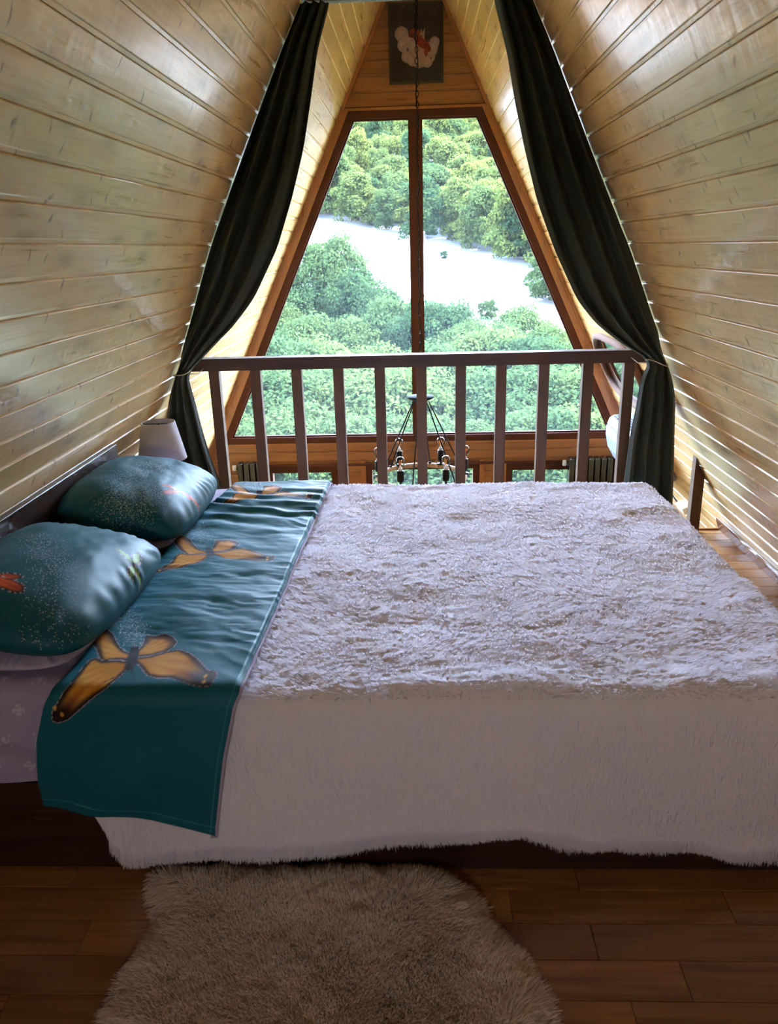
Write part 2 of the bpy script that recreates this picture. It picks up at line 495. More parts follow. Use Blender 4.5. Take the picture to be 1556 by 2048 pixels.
win = empty('window_1', (0, Y_GABLE, GB), kind='structure')
bars, ya, yb = window_frame_mesh()
for b in bars:
    MB().prism(b, 'y', ya, yb).build('frame_profile', BROWN, win)
MB().prism([(-0.041, GT), (0.041, GT), (0.041, GB), (-0.041, GB)], 'y', ya, yb).build('mullion', BROWN, win)
# inner bead steps
for s in (-1, 1):
    MB().prism([(s * 0.041, GT), (s * gx(GT), GT), (s * gx(GB), GB), (s * 0.041, GB)], 'y', Y_GABLE + 0.030, Y_GABLE + 0.036).build('pane', PANE, win)
    xa, xb, xc = s * 0.041, s * gx(GT), s * gx(GB)
    bd = MB(); w_ = 0.012
    bd.prism([(xa, GT), (xb, GT), (s * (gx(GT - w_)), GT - w_), (xa, GT - w_)], 'y', Y_GABLE + .008, Y_GABLE + .030)
    bd.prism([(xa, GB + w_), (s * gx(GB + w_), GB + w_), (xc, GB), (xa, GB)], 'y', Y_GABLE + .008, Y_GABLE + .030)
    bd.prism([(xb, GT), (xc, GB), (xc - s * w_, GB), (xb - s * w_, GT)], 'y', Y_GABLE + .008, Y_GABLE + .030)
    bd.prism([(xa, GT), (xa + s * w_ * .6, GT), (xa + s * w_ * .6, GB), (xa, GB)], 'y', Y_GABLE + .008, Y_GABLE + .030)
    bd.build('glazing_bead', BROWN, win)

# lower windows and door
for i, (a, b, zt_, zb_) in enumerate(low_open):
    wn = empty(('window_2', 'door_1', 'window_3')[i], ((a + b) / 2, Y_GABLE, zb_), kind='structure')
    f = MB(); e = 0.05
    f.prism([(a - e, zt_ + e), (b + e, zt_ + e), (b, zt_), (a, zt_)], 'y', Y_GABLE - .008, Y_GABLE + .07)
    f.prism([(a - e, zt_ + e), (a, zt_), (a, zb_), (a - e, zb_ - e)], 'y', Y_GABLE - .008, Y_GABLE + .07)
    f.prism([(b + e, zt_ + e), (b, zt_), (b, zb_), (b + e, zb_ - e)], 'y', Y_GABLE - .008, Y_GABLE + .07)
    f.prism([(a - e, zb_ - e), (b + e, zb_ - e), (b, zb_), (a, zb_)], 'y', Y_GABLE - .008, Y_GABLE + .07)
    f.build('frame', BROWN, wn)
    MB().box(a, b, Y_GABLE + .03, Y_GABLE + .036, zb_, zt_).build('pane', PANE, wn)
    tr = MB(); q = e + 0.035
    tr.prism([(a - q, zt_ + q * .62), (b + q, zt_ + q * .62), (b + e, zt_ + e * .99), (a - e, zt_ + e * .99)], 'y', Y_GABLE - .02, Y_GABLE + .004) if False else None
    for (x0_, x1_) in ((a - q, a - e), (b + e, b + q)):
        tr.box(x0_, x1_, Y_GABLE - .016, Y_GABLE + .003, zb_ - e, zt_ + e + .012)
    tr.build('casing', PINE_TRIM, wn)

# pine strips between window frame and the roof slopes, plus the thin cover strip in the corner
for s, nm in ((-1, 'trim_1'), (1, 'trim_2')):
    z0, z1 = OB - 0.01, OT + 0.012
    t_ = MB().prism([(s * (ox(z1) - 0.002), z1), (s * (hw(z1) - .022), z1), (s * (hw(z0) - .022), z0), (s * (ox(z0) - 0.002), z0)], 'y', Y_GABLE - 0.016, Y_GABLE + 0.013).build(nm, PINE_TRIM)
    prop(t_, kind='structure')
    z0, z1 = -1.0, Z_APEX - 0.06
    MB().prism([(s * (hw(z1) - .024), z1), (s * (hw(z1) - .001), z1), (s * (hw(z0) - .001), z0), (s * (hw(z0) - .024), z0)], 'y', Y_GABLE - 0.024, Y_GABLE + 0.0).build('cover_strip', PINE_TRIM, t_)
prop(MB().box(-ox(OT) + 0.0, ox(OT), Y_GABLE - .018, Y_GABLE + .012, OT - 0.001, OT + 0.014).build('trim_3', PINE_TRIM), kind='structure')
prop(MB().box(-ox(OB) - .02, ox(OB) + .02, Y_GABLE - .022, Y_GABLE + .012, OB - 0.010, OB + 0.002).build('trim_4', PINE_TRIM), kind='structure')

# rear gable behind the camera, with an unseen window added to light the foreground
rear = MB()
rz0, rz1, rx = 1.30, 1.74, 0.215
q_ = lambda pts: rear.prism(pts, 'y', Y_REAR - 0.12, Y_REAR)
q_([(-hw(Z_LOW) - .03, Z_LOW), (hw(Z_LOW) + .03, Z_LOW), (hw(rz0) + .03, rz0), (-hw(rz0) - .03, rz0)])
q_([(-hw(rz1) - .03, rz1), (hw(rz1) + .03, rz1), (0, Z_APEX + .04)])
for s in (-1, 1):
    q_([(s * rx, rz0), (s * (hw(rz0) + .03), rz0), (s * (hw(rz1) + .03), rz1), (s * rx, rz1)])
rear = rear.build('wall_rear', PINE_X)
wr_ = empty('window_added_fill', (0, Y_REAR, rz0), kind='structure')
f = MB()
for (xa, xb, za_, zb2) in ((-rx, rx, rz0, rz0 + .05), (-rx, rx, rz1 - .05, rz1), (-rx, -rx + .05, rz0 + .05, rz1 - .05), (rx - .05, rx, rz0 + .05, rz1 - .05)):
    f = MB().box(xa, xb, Y_REAR - 0.08, Y_REAR - 0.02, za_, zb2).build('frame_profile', BROWN, wr_)
MB().box(-rx + .05, rx - .05, Y_REAR - .05, Y_REAR - .045, rz0 + .05, rz1 - .05).build('pane', PANEWARM, wr_)
prop(rear, kind='structure')

# loft floor: deck with laminate pieces
deck = MB().prism([(-hw(-0.22), -0.22), (hw(-0.22), -0.22), (hw(-0.008), -0.008), (-hw(-0.008), -0.008)], 'y', Y_REAR, Y_FLOOR - 0.02).build('floor', SLAB)
prop(deck, kind='structure')
row_w = 0.0975; y = 1.495 - 39 * row_w; ri_ = 0
plank_me = {}
X0, X1 = -1.635, 1.635
while y < Y_FLOOR - 0.03:
    y1 = min(y + row_w, Y_FLOOR - 0.022)
    if y1 - y < 0.02: break
    x = X0; k = 0
    near = 0.9 < y < 4.0
    seams = {38: [0.374], 37: [0.715 - .9, 0.715], 36: [0.377]}.get(ri_)
    cuts = [X0]
    off = (ri_ * 0.37) % 0.68
    L_ = 0.68 if near else 1.35
    if ri_ in (39, 38, 37, 36, 35): cuts += sorted([c for c in {39: [-.9, -.1, .374, 1.1], 38: [-1.2, -.5, .2, .715, 1.3], 37: [-.8, -.2, .377, 1.0], 36: [-1.1, -.4, .55, 1.2], 35: [-.9, 0, .42, 1.05]}[ri_]])
    else:
        c = X0 + 0.25 + off
        while c < X1 - 0.15: cuts.append(c); c += L_
    cuts.append(X1)
    for a, b in zip(cuts[:-1], cuts[1:]):
        key = (round(b - a, 3), round(y1 - y, 3))
        if key not in plank_me:
            lx, ly = (b - a) / 2, (y1 - y) / 2; g_ = 0.0007
            p = MB().add([(-lx + g_, -ly + g_, -.008), (lx - g_, -ly + g_, -.008), (lx - g_, ly - g_, -.008), (-lx + g_, ly - g_, -.008),
                          (-lx + g_, -ly + g_, -.0008), (lx - g_, -ly + g_, -.0008), (lx - g_, ly - g_, -.0008), (-lx + g_, ly - g_, -.0008),
                          (-lx + .002, -ly + .002, 0), (lx - .002, -ly + .002, 0), (lx - .002, ly - .002, 0), (-lx + .002, ly - .002, 0)],
                         [[0, 3, 2, 1], [0, 1, 5, 4], [1, 2, 6, 5], [2, 3, 7, 6], [3, 0, 4, 7], [4, 5, 9, 8], [5, 6, 10, 9], [6, 7, 11, 10], [7, 4, 8, 11], [8, 9, 10, 11]])
            o = mesh('plank', p.v, p.f, LAMINATE); plank_me[key] = o.data
        else:
            o = bpy.data.objects.new('plank', plank_me[key]); C.objects.link(o)
        o.parent = deck; o.location = ((a + b) / 2, (y + y1) / 2, 0)
    y = y1; ri_ += 1
nose = MB().box(-1.62, 1.62, Y_FLOOR - 0.022, Y_FLOOR + 0.0, -0.10, 0.008, 0.003).build('edge_strip', PINE_TRIM, deck)

# baseboards along the slopes
for s, nm in ((1, 'baseboard_right'), (-1, 'baseboard_left')):
    xb = s * hw(0.0)
    prf = [(xb - s * 0.006, 0.0), (xb - s * 0.026, 0.0), (xb - s * 0.045, 0.058), (xb - s * 0.043, 0.066), (xb - s * 0.036, 0.068)]
    prop(MB().prism(prf, 'y', Y_REAR, Y_FLOOR - 0.01).build(nm, BASEB), kind='structure')

# lower room floor and side
prop(MB().box(-3.0, 3.0, Y_REAR, Y_GABLE + .14, Z_LOW - 0.1, Z_LOW).build('floor_lower', CONC), kind='structure')

# tie beam across the slopes at the curtains
zb_ = 2.463
tb = MB().prism([(-hw(zb_) + .002, zb_), (hw(zb_) - .002, zb_), (hw(zb_ + .1) - .002, zb_ + .1), (-hw(zb_ + .1) + .002, zb_ + .1)], 'y', 3.63, 3.70).build('tie_beam', RAILWOOD_X)
prop(tb, kind='structure')
MB().box(-hw(zb_) + .02, hw(zb_) - .02, 3.635, 3.655, zb_ - .004, zb_ - .0005).build('curtain_track', BROWN, tb)


# ================================================================== RAILING
YR0, YR1 = 3.945, 3.995
rail = empty('railing', (0, 3.97, 0), 'brown stained wooden railing with square balusters behind the bed', 'railing')
zr0, zr1 = 0.922, 0.984
MB().prism([(-hw(zr0) + .004, zr0), (hw(zr0) - .004, zr0), (hw(zr1) - .004, zr1), (-hw(zr1) + .004, zr1)], 'y', YR0 - 0.012, YR1 + 0.012).build('top_rail', RAILWOOD_X, rail)
b0 = None
for x in [-1.268, -1.055, -0.841, -0.628, -0.413, -0.200, 0.013, 0.214, 0.420, 0.636, 0.857, 1.063, 1.270]:
    zt_ = min(zr0, Z_APEX - (abs(x) + 0.03) / K_SLOPE)
    wx = 0.0265
    if zt_ < zr0 - 1e-6:
        s = 1 if x > 0 else -1
        za_ = min(zr0, Z_APEX - (abs(x) - wx) / K_SLOPE) - .004; zb2 = min(zr0, Z_APEX - (abs(x) + wx) / K_SLOPE) - .004
        MB().prism([(x - s * wx, 0.001), (x + s * wx, 0.001), (x + s * wx, zb2), (x - s * wx, za_)], 'y', YR0, YR1).build('baluster', RAILWOOD, rail)
    else:
        if b0 is None:
            b0 = MB().box(-wx, wx, -0.025, 0.025, 0.001, zr0, 0.003).build('baluster', RAILWOOD); o = b0
        else:
            o = b0.copy(); C.objects.link(o)
        o.parent = rail; o.matrix_parent_inverse = Matrix.Translation((0, -3.97, 0)); o.location = (x, 3.97, 0)
for s in (-1, 1):
    x = s * 1.470; wx = 0.027
    MB().prism([(x - s * wx, 0.001), (x + s * wx, 0.001), (x + s * wx, Z_APEX - (abs(x) + wx) / K_SLOPE - .004), (x - s * wx, Z_APEX - (abs(x) - wx) / K_SLOPE - .004)], 'y', YR0, YR1).build('baluster', RAILWOOD, rail)

# ================================================================== CURTAINS
# rows: z, outer x, inner x, y
CL = [(2.452, -0.455, -0.345, 3.63), (2.279, -0.545, -0.403, 3.6), (2.098, -0.632, -0.441, 3.6), (1.909, -0.722, -0.484, 3.6), (1.713, -0.816, -0.547, 3.6),
      (1.508, -0.908, -0.626, 3.6), (1.292, -1.012, -0.758, 3.657), (1.177, -1.07, -0.861, 3.686), (1.059, -1.128, -0.999, 3.714), (0.986, -1.163, -1.08, 3.731),
      (0.948, -1.182, -1.13, 3.74), (0.912, -1.20, -1.134, 3.74), (0.814, -1.240, -1.115, 3.74), (0.638, -1.285, -1.087, 3.74), (0.508, -1.308, -1.062, 3.74),
      (0.376, -1.329, -1.024, 3.74), (0.2, -1.345, -0.99, 3.74), (0.02, -1.35, -0.965, 3.74)]
CR = [(2.452, 0.452, 0.325, 3.63), (2.248, 0.558, 0.382, 3.6), (2.065, 0.647, 0.418, 3.6), (1.874, 0.738, 0.465, 3.6), (1.676, 0.833, 0.521, 3.6), (1.47, 0.920, 0.605, 3.6),
      (1.251, 1.015, 0.726, 3.657), (1.134, 1.071, 0.83, 3.686), (1.013, 1.14, 1.0, 3.714), (0.957, 1.170, 1.116, 3.727), (0.926, 1.189, 1.083, 3.734),
      (0.866, 1.215, 1.068, 3.74), (0.77, 1.241, 1.059, 3.74), (0.597, 1.252, 1.039, 3.74), (0.366, 1.267, 1.031, 3.74), (0.234, 1.274, 1.028, 3.74), (0.02, 1.28, 1.02, 3.74)]


def curtain(rows, side, tie_z, label, seed):
    R_ = np.array(sorted(rows, key=lambda r: -r[0]))
    zs = np.linspace(R_[0, 0], R_[-1, 0], 190)
    f = lambda c: np.interp(-zs, -R_[:, 0], R_[:, c])
    def smooth(a):
        k = np.ones(7) / 7; b = np.convolve(np.pad(a, 3, mode='edge'), k, 'valid'); return b
    xo, xi, yc = smooth(f(1)), smooth(f(2)), smooth(f(3))
    wl = sm(tie_z + 0.02, tie_z + 0.16, zs); xo = side * np.minimum(np.abs(xo) * (1 - wl) + (hw(zs) - 0.004) * wl, hw(zs) - 0.004)
    nw = 120; w = np.linspace(0, 1, nw)
    Z, W = np.meshgrid(zs, w, indexing='ij')
    width = np.abs(xi - xo)[:, None]
    d = np.abs(zs - tie_z)[:, None]
    # folds: regular pleats at the top, gathered towards the tie
    amp = 0.012 + 0.020 * np.clip(width / 0.28, 0.2, 1) * np.clip(d / 0.25, 0.25, 1)
    ph = seed + 0.9 * np.sin(2.2 * Z + seed) + 0.35 * np.sin(7 * W + 3 * Z)
    fold = np.sin(2 * np.pi * 3.6 * W + ph) * 0.85 + 0.15 * np.sin(2 * np.pi * 8 * W + 1.7 * ph)
    sag = 0.0 + 0.006 * np.sin(3 * Z + seed)
    below = (Z < tie_z)
    bulge = np.where(below, 0.035 * np.sin(np.pi * W), 0.025 * np.sin(np.pi * W)) * np.clip(1 - d / 0.6, 0.2, 1)
    X = xo[:, None] + (xi - xo)[:, None] * W
    Y = yc[:, None] - bulge + amp * fold + sag
    # pull the inner free edge back a little so the hem rolls
    Y += 0.03 * sm(0.93, 1.0, W)
    lim = hw(Z) - 0.0035
    X = np.clip(X, -lim, lim)
    V = np.stack([X, Y, Z], -1).reshape(-1, 3)
    cur = empty('curtain', (float(xo[-1]), 3.74, 0.0), label, 'curtain', 'olive curtains framing the railing')
    o = mesh('drape', V, grid_faces(len(zs), nw), CURTAIN, cur, smooth=True)
    so = o.modifiers.new('thickness', 'SOLIDIFY'); so.thickness = 0.003; so.offset = 0
    # tie: thin cord ring around the gathered cloth with a short line to the rail
    i = int(np.argmin(np.abs(zs - tie_z))); cx = (xo[i] + xi[i]) / 2; rx = abs(xi[i] - xo[i]) / 2 + 0.006
    pts = [(cx + rx * math.cos(a), yc[i] - 0.012 + 0.062 * math.sin(a), tie_z + 0.006 * math.sin(2 * a) - 0.012 * side * math.cos(a)) for a in np.linspace(0, 2 * math.pi, 28, endpoint=False)]
    MB().tube(pts, 0.0028, 6, close=True).build('tieback_cord', CORD, cur, True)
    xe = xi[i] - side * 0.004
    MB().tube([(xe, yc[i] - 0.01, tie_z - 0.004), (xe - side * 0.02, yc[i] + 0.06, tie_z - 0.014), (xe - side * 0.015, YR0 - 0.014, tie_z - 0.006)], 0.002, 6).build('tieback_line', CORD, cur, True)
    return cur


curtain(CL, -1, 0.945, 'dark olive curtain tied back beside the table lamp', 0.4)
curtain(CR, 1, 0.955, 'dark olive curtain tied back beside the air conditioner', 2.1)

# ================================================================== BED
BX0, BX1, BY0, BY1 = -1.235, 0.975, 1.575, 3.20
bed = empty('bed', (0, 2.4, 0), 'dark brown wooden double bed frame with plain headboard', 'bed')
MB().box(-1.262, -1.236, 1.565, 3.02, 0.0, 0.770, 0.003).build('headboard', WENGE_Y, bed)
MB().box(-1.235, 0.98, 1.562, 1.585, 0.0, 0.262, 0.002).build('side_rail', WENGE, bed)
MB().box(-1.235, 0.98, 3.185, 3.208, 0.0, 0.262, 0.002).build('side_rail', WENGE, bed)
MB().box(0.958, 0.98, 1.586, 3.184, 0.0, 0.262, 0.002).build('foot_rail', WENGE_Y, bed)
MB().box(-1.234, 0.957, 1.586, 3.184, 0.20, 0.235).build('slat_base', WENGE, bed)

mat_ = empty('mattress', (0, 2.4, 0.24), 'mattress in a pale lilac sheet printed with white snowflakes', 'mattress')
MB().box(BX0 + .012, 0.955, BY0 + .014, BY1 - .014, 0.240, 0.505, 0.03).build('core', LILAC, mat_, True)


def foldmap(d, r):
    d = np.maximum(d, 0); q = math.pi * r / 2
    h = np.where(d < q, r * np.sin(np.minimum(d, q) / r), r)
    dr = np.where(d < q, r * (1 - np.cos(np.minimum(d, q) / r)), r + d - q)
    return h, dr


# fitted sheet: the head end of the mattress that stays uncovered
sx = np.linspace(BX0 + .004, -0.60, 150); sv = np.linspace(-0.345, 1.62, 330)
SX, SV = np.meshgrid(sx, sv, indexing='ij')
h_, d_ = foldmap(0.05 - SV, 0.05)
SYy = BY0 + np.maximum(SV, 0.05) - h_ - 0.002
SZ = 0.522 - d_ + 0.006 * fbm(SX * 5, SV * 5, 3, 3) * (SV > 0)
wr = sm(0.02, -0.1, SV)
SYy -= wr * (0.006 + 0.006 * np.sin(22 * SX + 30 * SV + 3 * fbm(SX * 4, SV * 4, 8, 2)))
SZ = np.maximum(SZ, 0.262)
o = mesh('fitted_sheet', np.stack([SX, SYy, SZ], -1).reshape(-1, 3), grid_faces(150, 330), SHEETM, mat_, smooth=True)
# snowflake rosettes in a half-drop repeat
cw, chh = 0.088, 0.160
colr = np.zeros(SX.shape + (4,)); base_l = np.array(srgb(186, 172, 206)); flk = np.array(srgb(236, 232, 246))
fx = (SX + 0.937); fy = (SV + 0.115)
bestd = np.zeros(SX.shape)
for ox_, oy_ in ((0, 0), (0.5, 0.5)):
    lx = (fx / cw + ox_ + 0.5) % 1.0 * cw - cw / 2; ly = (fy / chh + oy_ + 0.5) % 1.0 * chh - chh / 2
    a_, r_ = np.arctan2(ly, lx), np.hypot(lx, ly)
    pet = 0.0165 * (0.55 + 0.45 * np.abs(np.cos(2 * a_))) * (0.8 + 0.2 * np.cos(16 * a_))
    mm = sm(pet + 0.0015, pet - 0.001, r_)
    dots = sm(0.0026, 0.0012, np.hypot(np.abs(lx) - 0.015, np.abs(ly) - 0.015)) + sm(0.0016, 0.0006, np.abs(r_ - 0.0062)) * -0.8
    bestd = np.maximum(bestd, np.clip(mm + dots, 0, 1))
colr[...] = base_l; colr += (flk - base_l) * bestd[..., None] * 0.8
add_attr(o, 'print', 'FLOAT_COLOR', colr); add_attr(o, 'glitter', 'FLOAT', np.zeros(SX.shape))

# ------------------------------------------------------------------ fleece blanket
hemx = np.array([-0.90, -0.827, -0.80, -0.714, -0.508, -0.261, 0.057, 0.224, 0.418, 0.63, 0.752, 0.84, 1.1])
hemz = np.array([0.13, 0.12, 0.085, 0.062, 0.112, 0.113, 0.148, 0.16, 0.112, 0.128, 0.095, 0.104, 0.10])
ZT = 0.528
NX0, NX1 = -0.825, 1.015


def blanket_pos(s, t):
    """s: across the bed length, t: -1..0 near hang, 0..1 top, 1..1.5 far hang"""
    r = 0.055
    hang = (ZT - np.interp(s, hemx, hemz)) + r * (math.pi / 2 - 1)
    y0, y1 = 1.522, 3.262
    top = y1 - y0 - 2 * r
    dn = np.maximum(-t, 0) * hang; df = np.maximum(t - 1, 0) * 0.6
    yb_ = y0 + r + np.clip(t, 0, 1) * top
    hn, zn = foldmap(dn, r); hf, zf = foldmap(df, r)
    y = yb_ - hn + hf
    rs = 0.06; ds = s - (NX1 - rs)
    hs, zs_ = foldmap(ds, rs)
    x = np.minimum(s, NX1 - rs) + hs
    ontop = sm(-0.12, 0.03, t) * sm(1.12, 0.97, t)
    bump = 0.008 * fbm(s * 3.1 + 4, t * 5.0, 21, 2) + 0.009 * np.maximum(0, fbm(s * 4.5, t * 9, 5, 3) - 0.15) - 0.014 * np.maximum(0, fbm(s * 3.7 + 9, t * 7 + 2, 77, 2) - 0.45)
    wx_, wy_ = fbm(s * 6, t * 10, 33, 2), fbm(s * 6 + 5, t * 10 + 3, 35, 2)
    tuft = fbm(s * 46 + 2.6 * wx_, t * 118 + 2.6 * wy_, 31, 2)
    bump = bump + 0.0024 * tuft + 0.0026 * fbm(s * 13, t * 30, 37, 2)
    # slight crown, lower towards the foot and the far side
    z = ZT + ontop * bump - zn - zf - zs_ - 0.012 * sm(0.5, 1.0, s) - 0.012 * sm(.8, 1, t)
    wave = sm(0.1, 0.4, zn) * (0.012 * fbm(s * 3.2, t * 1.2, 9, 2) + 0.008 * np.sin(11 * s))
    y = y - 0.012 * sm(0.02, 0.3, zn) - wave - 0.0009 * sm(0.02, 0.1, zn) * fbm(s * 80, t * 7, 39, 2)
    z = np.maximum(z, 0.035)
    # rounded lower head corner of the hanging side
    x = x + sm(0.25, 0.45, zn) * sm(-0.72, -0.83, s) * 0.05
    return np.stack([x, y, z], -1)


blk = empty('blanket', (0.1, 2.4, 0.5), 'fluffy cream fleece blanket spread over the bed', 'blanket')
us = np.linspace(NX0, NX1 + 0.40, 500); ut = np.concatenate([np.linspace(-1, 0, 80)[:-1], np.linspace(0, 1, 420)[:-1], np.linspace(1, 1.5, 30)])
US, UT = np.meshgrid(us, ut, indexing='ij')
o = mesh('fleece', blanket_pos(US, UT).reshape(-1, 3), grid_faces(len(us), len(ut)), FLUFFBASE, blk, smooth=True)
so = o.modifiers.new('thickness', 'SOLIDIFY'); so.thickness = 0.006; so.offset = -1


def curves_obj(name, pts, rad, mat, parent):
    """pts: (N, K, 3) strand points, rad: (K,) or (N, K) radii -> one curves object"""
    N, K_, _ = pts.shape
    cu = bpy.data.hair_curves.new(name); cu.add_curves([K_] * N)
    cu.attributes['position'].data.foreach_set('vector', np.ascontiguousarray(pts, dtype=np.float32).ravel()) if 'position' in cu.attributes else cu.position_data.foreach_set('vector', pts.astype(np.float32).ravel())
    ra = cu.attributes.get('radius') or cu.attributes.new('radius', 'FLOAT', 'POINT')
    ra.data.foreach_set('value', np.broadcast_to(rad, (N, K_)).astype(np.float32).ravel())
    cu.materials.append(mat)
    o = bpy.data.objects.new(name, cu); C.objects.link(o); par(o, parent)
    o['kind'] = 'stuff'
    return o


def strands(P, Nrm, comb, length, spread, K_=4, clump=None, cl_amt=0.5, droop=0.0):
    n = len(P)
    d = Nrm * comb[:, 3:4] + comb[:, :3] + rng.normal(0, spread, (n, 3))
    d /= np.linalg.norm(d, axis=1, keepdims=True) + 1e-9
    out = []
    for k in range(K_):
        t = k / (K_ - 1)
        q = P + d * (length[:, None] * t)
        q[:, 2] -= droop * length * t * t
        if clump is not None: q = q + (clump - q) * (cl_amt * t ** 1.3)
        out.append(q)
    return np.stack(out, 1)


def surf_frame(fn, s, t, es=0.003, et=0.003):
    p = fn(s, t); a = fn(s + es, t) - p; b = fn(s, t + et) - p
    n = np.cross(a, b); n /= np.linalg.norm(n, axis=1, keepdims=True) + 1e-9
    return p, n


n1 = 46000
s_ = rng.uniform(-0.47, NX1 + 0.36, n1); t_ = rng.uniform(0.0, 1.06, n1)
n2 = 14000
s_ = np.concatenate([s_, rng.uniform(NX0, NX1 + 0.05, n2)]); t_ = np.concatenate([t_, -rng.uniform(0, 1, n2)])
n3 = 14000
s_ = np.concatenate([s_, rng.uniform(NX0, NX1 + 0.05, n3)]); t_ = np.concatenate([t_, -rng.uniform(0.955, 1, n3)])
# drop strands that lie under the teal cover
zz = blanket_pos(s_, t_)
keep = ~((s_ < -0.44 - 0.065 * np.clip(-t_, 0, 1)) & (zz[:, 2] > 0.20 - 0.05 * np.clip(s_ + .9, 0, .4)))
s_, t_ = s_[keep], t_[keep]
P, Nn = surf_frame(blanket_pos, s_, t_)
side = t_ < -0.1
fld = fbm(s_ * 2.3, t_ * 4.2, 51, 3); fl2 = fbm(s_ * 9, t_ * 16, 61, 2)
ang = -1.9 + 1.5 * fld + 0.9 * fl2
comb = np.stack([np.cos(ang) * 0.9, np.sin(ang) * 0.9, np.zeros_like(ang), np.full_like(ang, 0.75)], 1)
comb[side] = np.stack([0.35 * fld[side], np.full(side.sum(), -0.05), np.full(side.sum(), -1.0), np.full(side.sum(), 0.14)], 1)
ln = np.where(side, 0.013, 0.012) * rng.uniform(0.6, 1.25, len(P)) * (1 + 0.3 * fl2)
hem = t_ < -0.955
ln = np.where(hem, ln * 2.0, ln)
# clumps: strand tips drawn to shared points a centimetre or so apart
cell = 0.016
cs = np.floor(s_ / cell + 0.5 * vnoise(s_ * 30, t_ * 60, 3)) ; ct = np.floor(P[:, 1] / cell + P[:, 2] / cell + 0.5 * vnoise(t_ * 50, s_ * 33, 4))
key = (cs * 100003 + ct).astype(np.int64); uq, inv = np.unique(key, return_inverse=True)
cnt = np.bincount(inv).astype(float)
dn_ = Nn * comb[:, 3:4] + comb[:, :3]; dn_ /= np.linalg.norm(dn_, axis=1, keepdims=True)
tip = P + dn_ * ln[:, None] * 1.1
cl = np.stack([np.bincount(inv, tip[:, i]) / cnt for i in range(3)], 1)[inv]
ca = np.where(side, 0.35, 0.55)[:, None]
pts = strands(P, Nn, comb, ln, 0.22, 4, cl, ca, 0.15)
curves_obj('fleece_pile', pts, np.array([0.0008, 0.0007, 0.0006, 0.0003]), FLUFF, blk)

# ------------------------------------------------------------------ teal cover (folded duvet cover across the head end)
LHW = [(-0.143, 0.084), (-0.151, 0.11), (-0.144, 0.134), (-0.123, 0.136), (-0.097, 0.113), (-0.074, 0.074), (-0.053, 0.041), (-0.035, 0.024), (-0.010, 0.012), (-0.002, -0.012), (-0.034, -0.011), (-0.069, -0.015), (-0.09, 0.009), (-0.121, 0.05)]
RHW = [(-0.002, 0.024), (0.002, 0.048), (-0.004, 0.09), (-0.005, 0.112), (0.016, 0.107), (0.039, 0.116), (0.064, 0.102), (0.082, 0.076), (0.083, 0.051), (0.072, 0.023), (0.04, 0.008), (0.006, 0.0)]
LFW = [(-0.001, -0.019), (-0.033, -0.013), (-0.065, -0.015), (-0.09, -0.003), (-0.103, -0.01), (-0.105, -0.033), (-0.105, -0.082), (-0.122, -0.120), (-0.139, -0.146), (-0.142, -0.168), (-0.131, -0.173), (-0.107, -0.165), (-0.085, -0.146), (-0.045, -0.113), (-0.017, -0.09), (-0.003, -0.064), (0.004, -0.038)]
RFW = [(0.008, -0.004), (0.041, 0.004), (0.072, 0.023), (0.102, 0.031), (0.135, 0.014), (0.17, -0.013), (0.201, -0.04), (0.222, -0.044), (0.229, -0.059), (0.224, -0.085), (0.205, -0.088), (0.169, -0.08), (0.125, -0.063), (0.09, -0.062), (0.064, -0.054), (0.037, -0.031), (0.016, -0.016)]
GLT = [(-0.165, 0.201), (-0.167, 0.3), (-0.151, 0.331), (-0.111, 0.299), (-0.059, 0.228), (-0.016, 0.152), (-0.007, 0.073), (-0.012, 0.04), (-0.034, 0.032), (-0.062, 0.066), (-0.101, 0.135), (-0.148, 0.145)]
BODY = [(-0.02, 0.04), (-0.008, 0.042), (0.016, -0.016), (0.018, -0.038), (0.006, -0.037), (-0.010, 0.0)]
ORANGE = [np.array(srgb(232, 168, 66)), np.array(srgb(204, 96, 30)), np.array(srgb(26, 12, 16))]


def paint_wing(col, x, y, poly_, pal, root, edge=0.012, seed=0, dark_tip=None):
    sd_ = poly_sd(poly_, x, y); m_ = sd_ < 0.0022
    if not m_.any(): return
    r_ = np.hypot(x - root[0], y - root[1]); a_ = np.arctan2(y - root[1], x - root[0])
    L_ = max(np.hypot(p[0] - root[0], p[1] - root[1]) for p in poly_)
    vein = 0.5 + 0.5 * np.sin(a_ * 26 + seed)
    f1 = sm(0.15, 0.9, r_ / L_ + 0.25 * vein - 0.15)
    c = pal[0] * (1 - 0.75 * f1[..., None] * (0.5 + 0.5 * vein[..., None])) + pal[1] * (0.75 * f1[..., None] * (0.5 + 0.5 * vein[..., None]))
    near_root = sm(0.45, 0.0, r_ / L_)[..., None] * 0.55
    c = c * (1 - near_root) + pal[1] * near_root
    ed = sm(-edge * (0.45 + 0.9 * sm(0.3, 1.0, r_ / L_)), -0.0015, sd_) ** 0.6
    if dark_tip: ed = np.maximum(ed, sm(dark_tip, dark_tip + 0.33, r_ / L_ + 0.06 * vein) * 0.97)
    c = c * (1 - ed[..., None]) + pal[2] * ed[..., None]
    rim = (sd_ > 0.0006)[..., None]
    c = np.where(rim, np.array(srgb(196, 170, 180)), c)
    col[m_] = c[m_]


